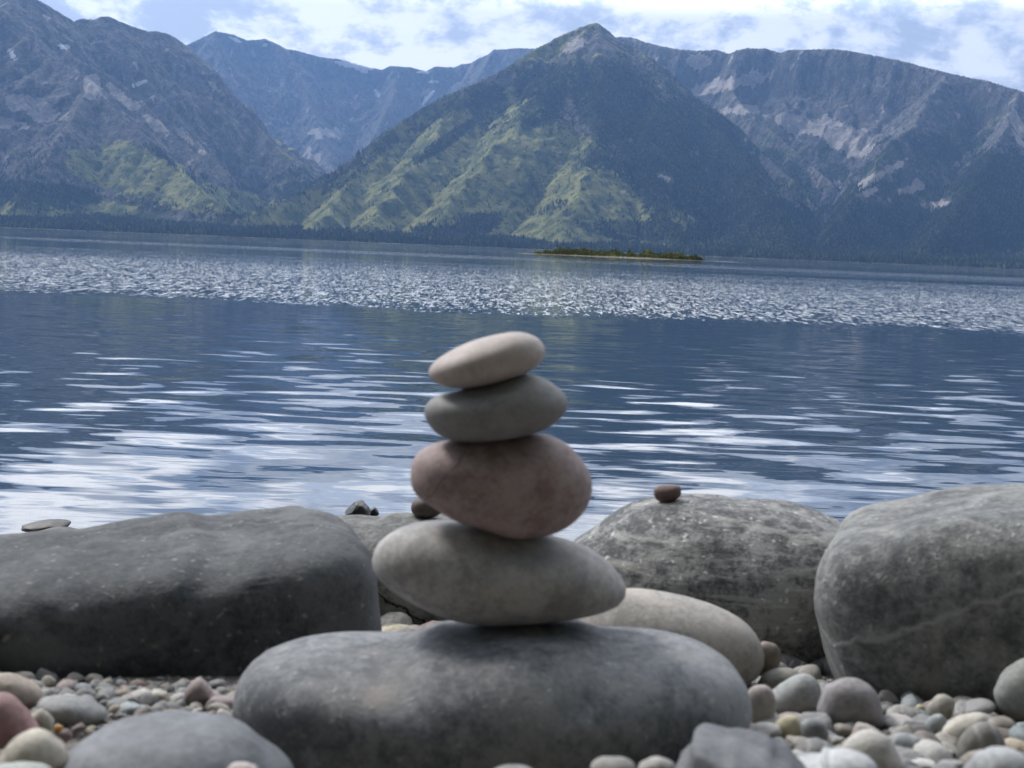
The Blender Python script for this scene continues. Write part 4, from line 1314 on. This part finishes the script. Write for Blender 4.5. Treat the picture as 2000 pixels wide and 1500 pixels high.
for (px_, (x_, y_, z_, r_)) in loose[:300]:
    u = rnd.random() * 1.0
    acc = 0
    for kname, kc, kp in kinds:
        acc += kp
        if u <= acc:
            break
    side = 'in the bed on the right' if px_ > 1250 else 'before the left charcoal boulder'
    if 520 < px_ <= 1250:
        side = 'around the flat boulder'
    ob = link('pebble', rnd.choice(peb_meshes)[2], (x_, y_, z_),
              label='little loose %s pebble %s' % (kname, side), cat='pebble',
              group='loose %s pebbles %s' % (kname, side))
    s = r_ / 0.02
    ob.scale = (s, s, s)
    ob.rotation_euler = (rnd.uniform(-0.5, 0.5), rnd.uniform(-0.5, 0.5), rnd.uniform(0, 6.28))
    j = rnd.uniform(0.85, 1.15)
    ob.color = (kc[0] * j, kc[1] * j, kc[2] * j, 1)

# grit between them and the stones further down to the water
gr, t, b = new_mat('grit')
rv = t.n('ShaderNodeNewGeometry').outputs['Random Per Island']
cr_ = t.n('ShaderNodeValToRGB'); t.put(cr_.inputs[0], rv)
cr_.color_ramp.interpolation = 'CONSTANT'
els = cr_.color_ramp.elements
els[0].color = (0.2, 0.2, 0.2, 1); els[1].position = 0.3; els[1].color = (0.3, 0.27, 0.24, 1)
for p_, c_ in ((0.5, (0.42, 0.4, 0.37, 1)), (0.65, (0.22, 0.17, 0.145, 1)), (0.78, (0.31, 0.235, 0.22, 1)), (0.88, (0.25, 0.29, 0.3, 1)), (0.95, (0.45, 0.4, 0.28, 1))):
    e = els.new(p_); e.color = c_
tc = t.n('ShaderNodeTexCoord').outputs['Object']
t.put(b.inputs['Base Color'], t.mix(t.ramp(t.noise(tc, 150, 4), 0.35, 0.65), t.vm('SCALE', cr_.outputs[0], scale=0.7), cr_.outputs[0]))
b.inputs['Roughness'].default_value = 0.75
items = [e_[1] for e_ in extra] + [l_[1] for l_ in loose[300:]]
for _ in range(9000):
    y_ = rnd.uniform(0.55, 1.45); x_ = rnd.uniform(-0.6, 0.6) * y_
    r_ = rnd.uniform(0.0022, 0.0045)
    if y_ < 0.9 and -0.34 < x_ < 0.17:
        continue
    items.append((x_, y_, GA - GB * y_ + rnd.uniform(-0.5, 1.0) * r_, r_))
for _ in range(5200):
    y_ = rnd.uniform(1.4, 4.0); x_ = rnd.uniform(-0.8, 0.8) * (y_ + 0.2)
    r_ = rnd.uniform(0.012, 0.04)
    z_ = float(beach_h(x_, y_))
    items.append((x_, y_, z_ + r_ * 0.1, r_))
VV, FF, off = [], [], 0
low_v, low_f = ico(2)
for (x_, y_, z_, r_) in items:
    a = rnd.uniform(0, 6.28)
    s = np.array([1, rnd.uniform(0.6, 0.95), rnd.uniform(0.45, 0.75)]) * r_
    V = low_v * s
    V = V * (1 + 0.12 * np.sin(low_v[:, [0]] * 2.3 + a * 5) + 0.1 * np.sin(low_v[:, [1]] * 3 + a * 3))
    c, s_ = math.cos(a), math.sin(a)
    V = np.stack([V[:, 0] * c - V[:, 1] * s_, V[:, 0] * s_ + V[:, 1] * c, V[:, 2] + V[:, 0] * rnd.uniform(-.4, .4)], 1) + np.array([x_, y_, z_])
    VV.append(V); FF.append(low_f + off); off += len(low_v)
link('gravel', mesh_np('gravel', np.vstack(VV), np.vstack(FF), gr), label='fine mixed gravel between and beneath the beach stones', cat='gravel', kind='stuff')

# ------------------------------------------------------------------ haze
bpy.ops.mesh.primitive_cube_add(size=1)
hz_o = bpy.context.object
hz_o.name = 'haze'
hz_o.scale = (19000, 13800, 3200)
hz_o.location = (0, 6700, 3200 / 2 - 12)
hz_o['kind'] = 'stuff'
hz_o['label'] = 'thin blue haze in the air over the lake and mountains'
hz_o['category'] = 'haze'
hm = bpy.data.materials.new('haze')
hm.use_nodes = True
ht = hm.node_tree
ht.nodes.clear()
vol = ht.nodes.new('ShaderNodeVolumePrincipled')
vol.inputs['Color'].default_value = (0.27, 0.50, 1.0, 1)
vol.inputs['Density'].default_value = 0.000054
vol.inputs['Anisotropy'].default_value = 0.25
ho = ht.nodes.new('ShaderNodeOutputMaterial')
ht.links.new(vol.outputs[0], ho.inputs['Volume'])
hz_o.data.materials.append(hm)
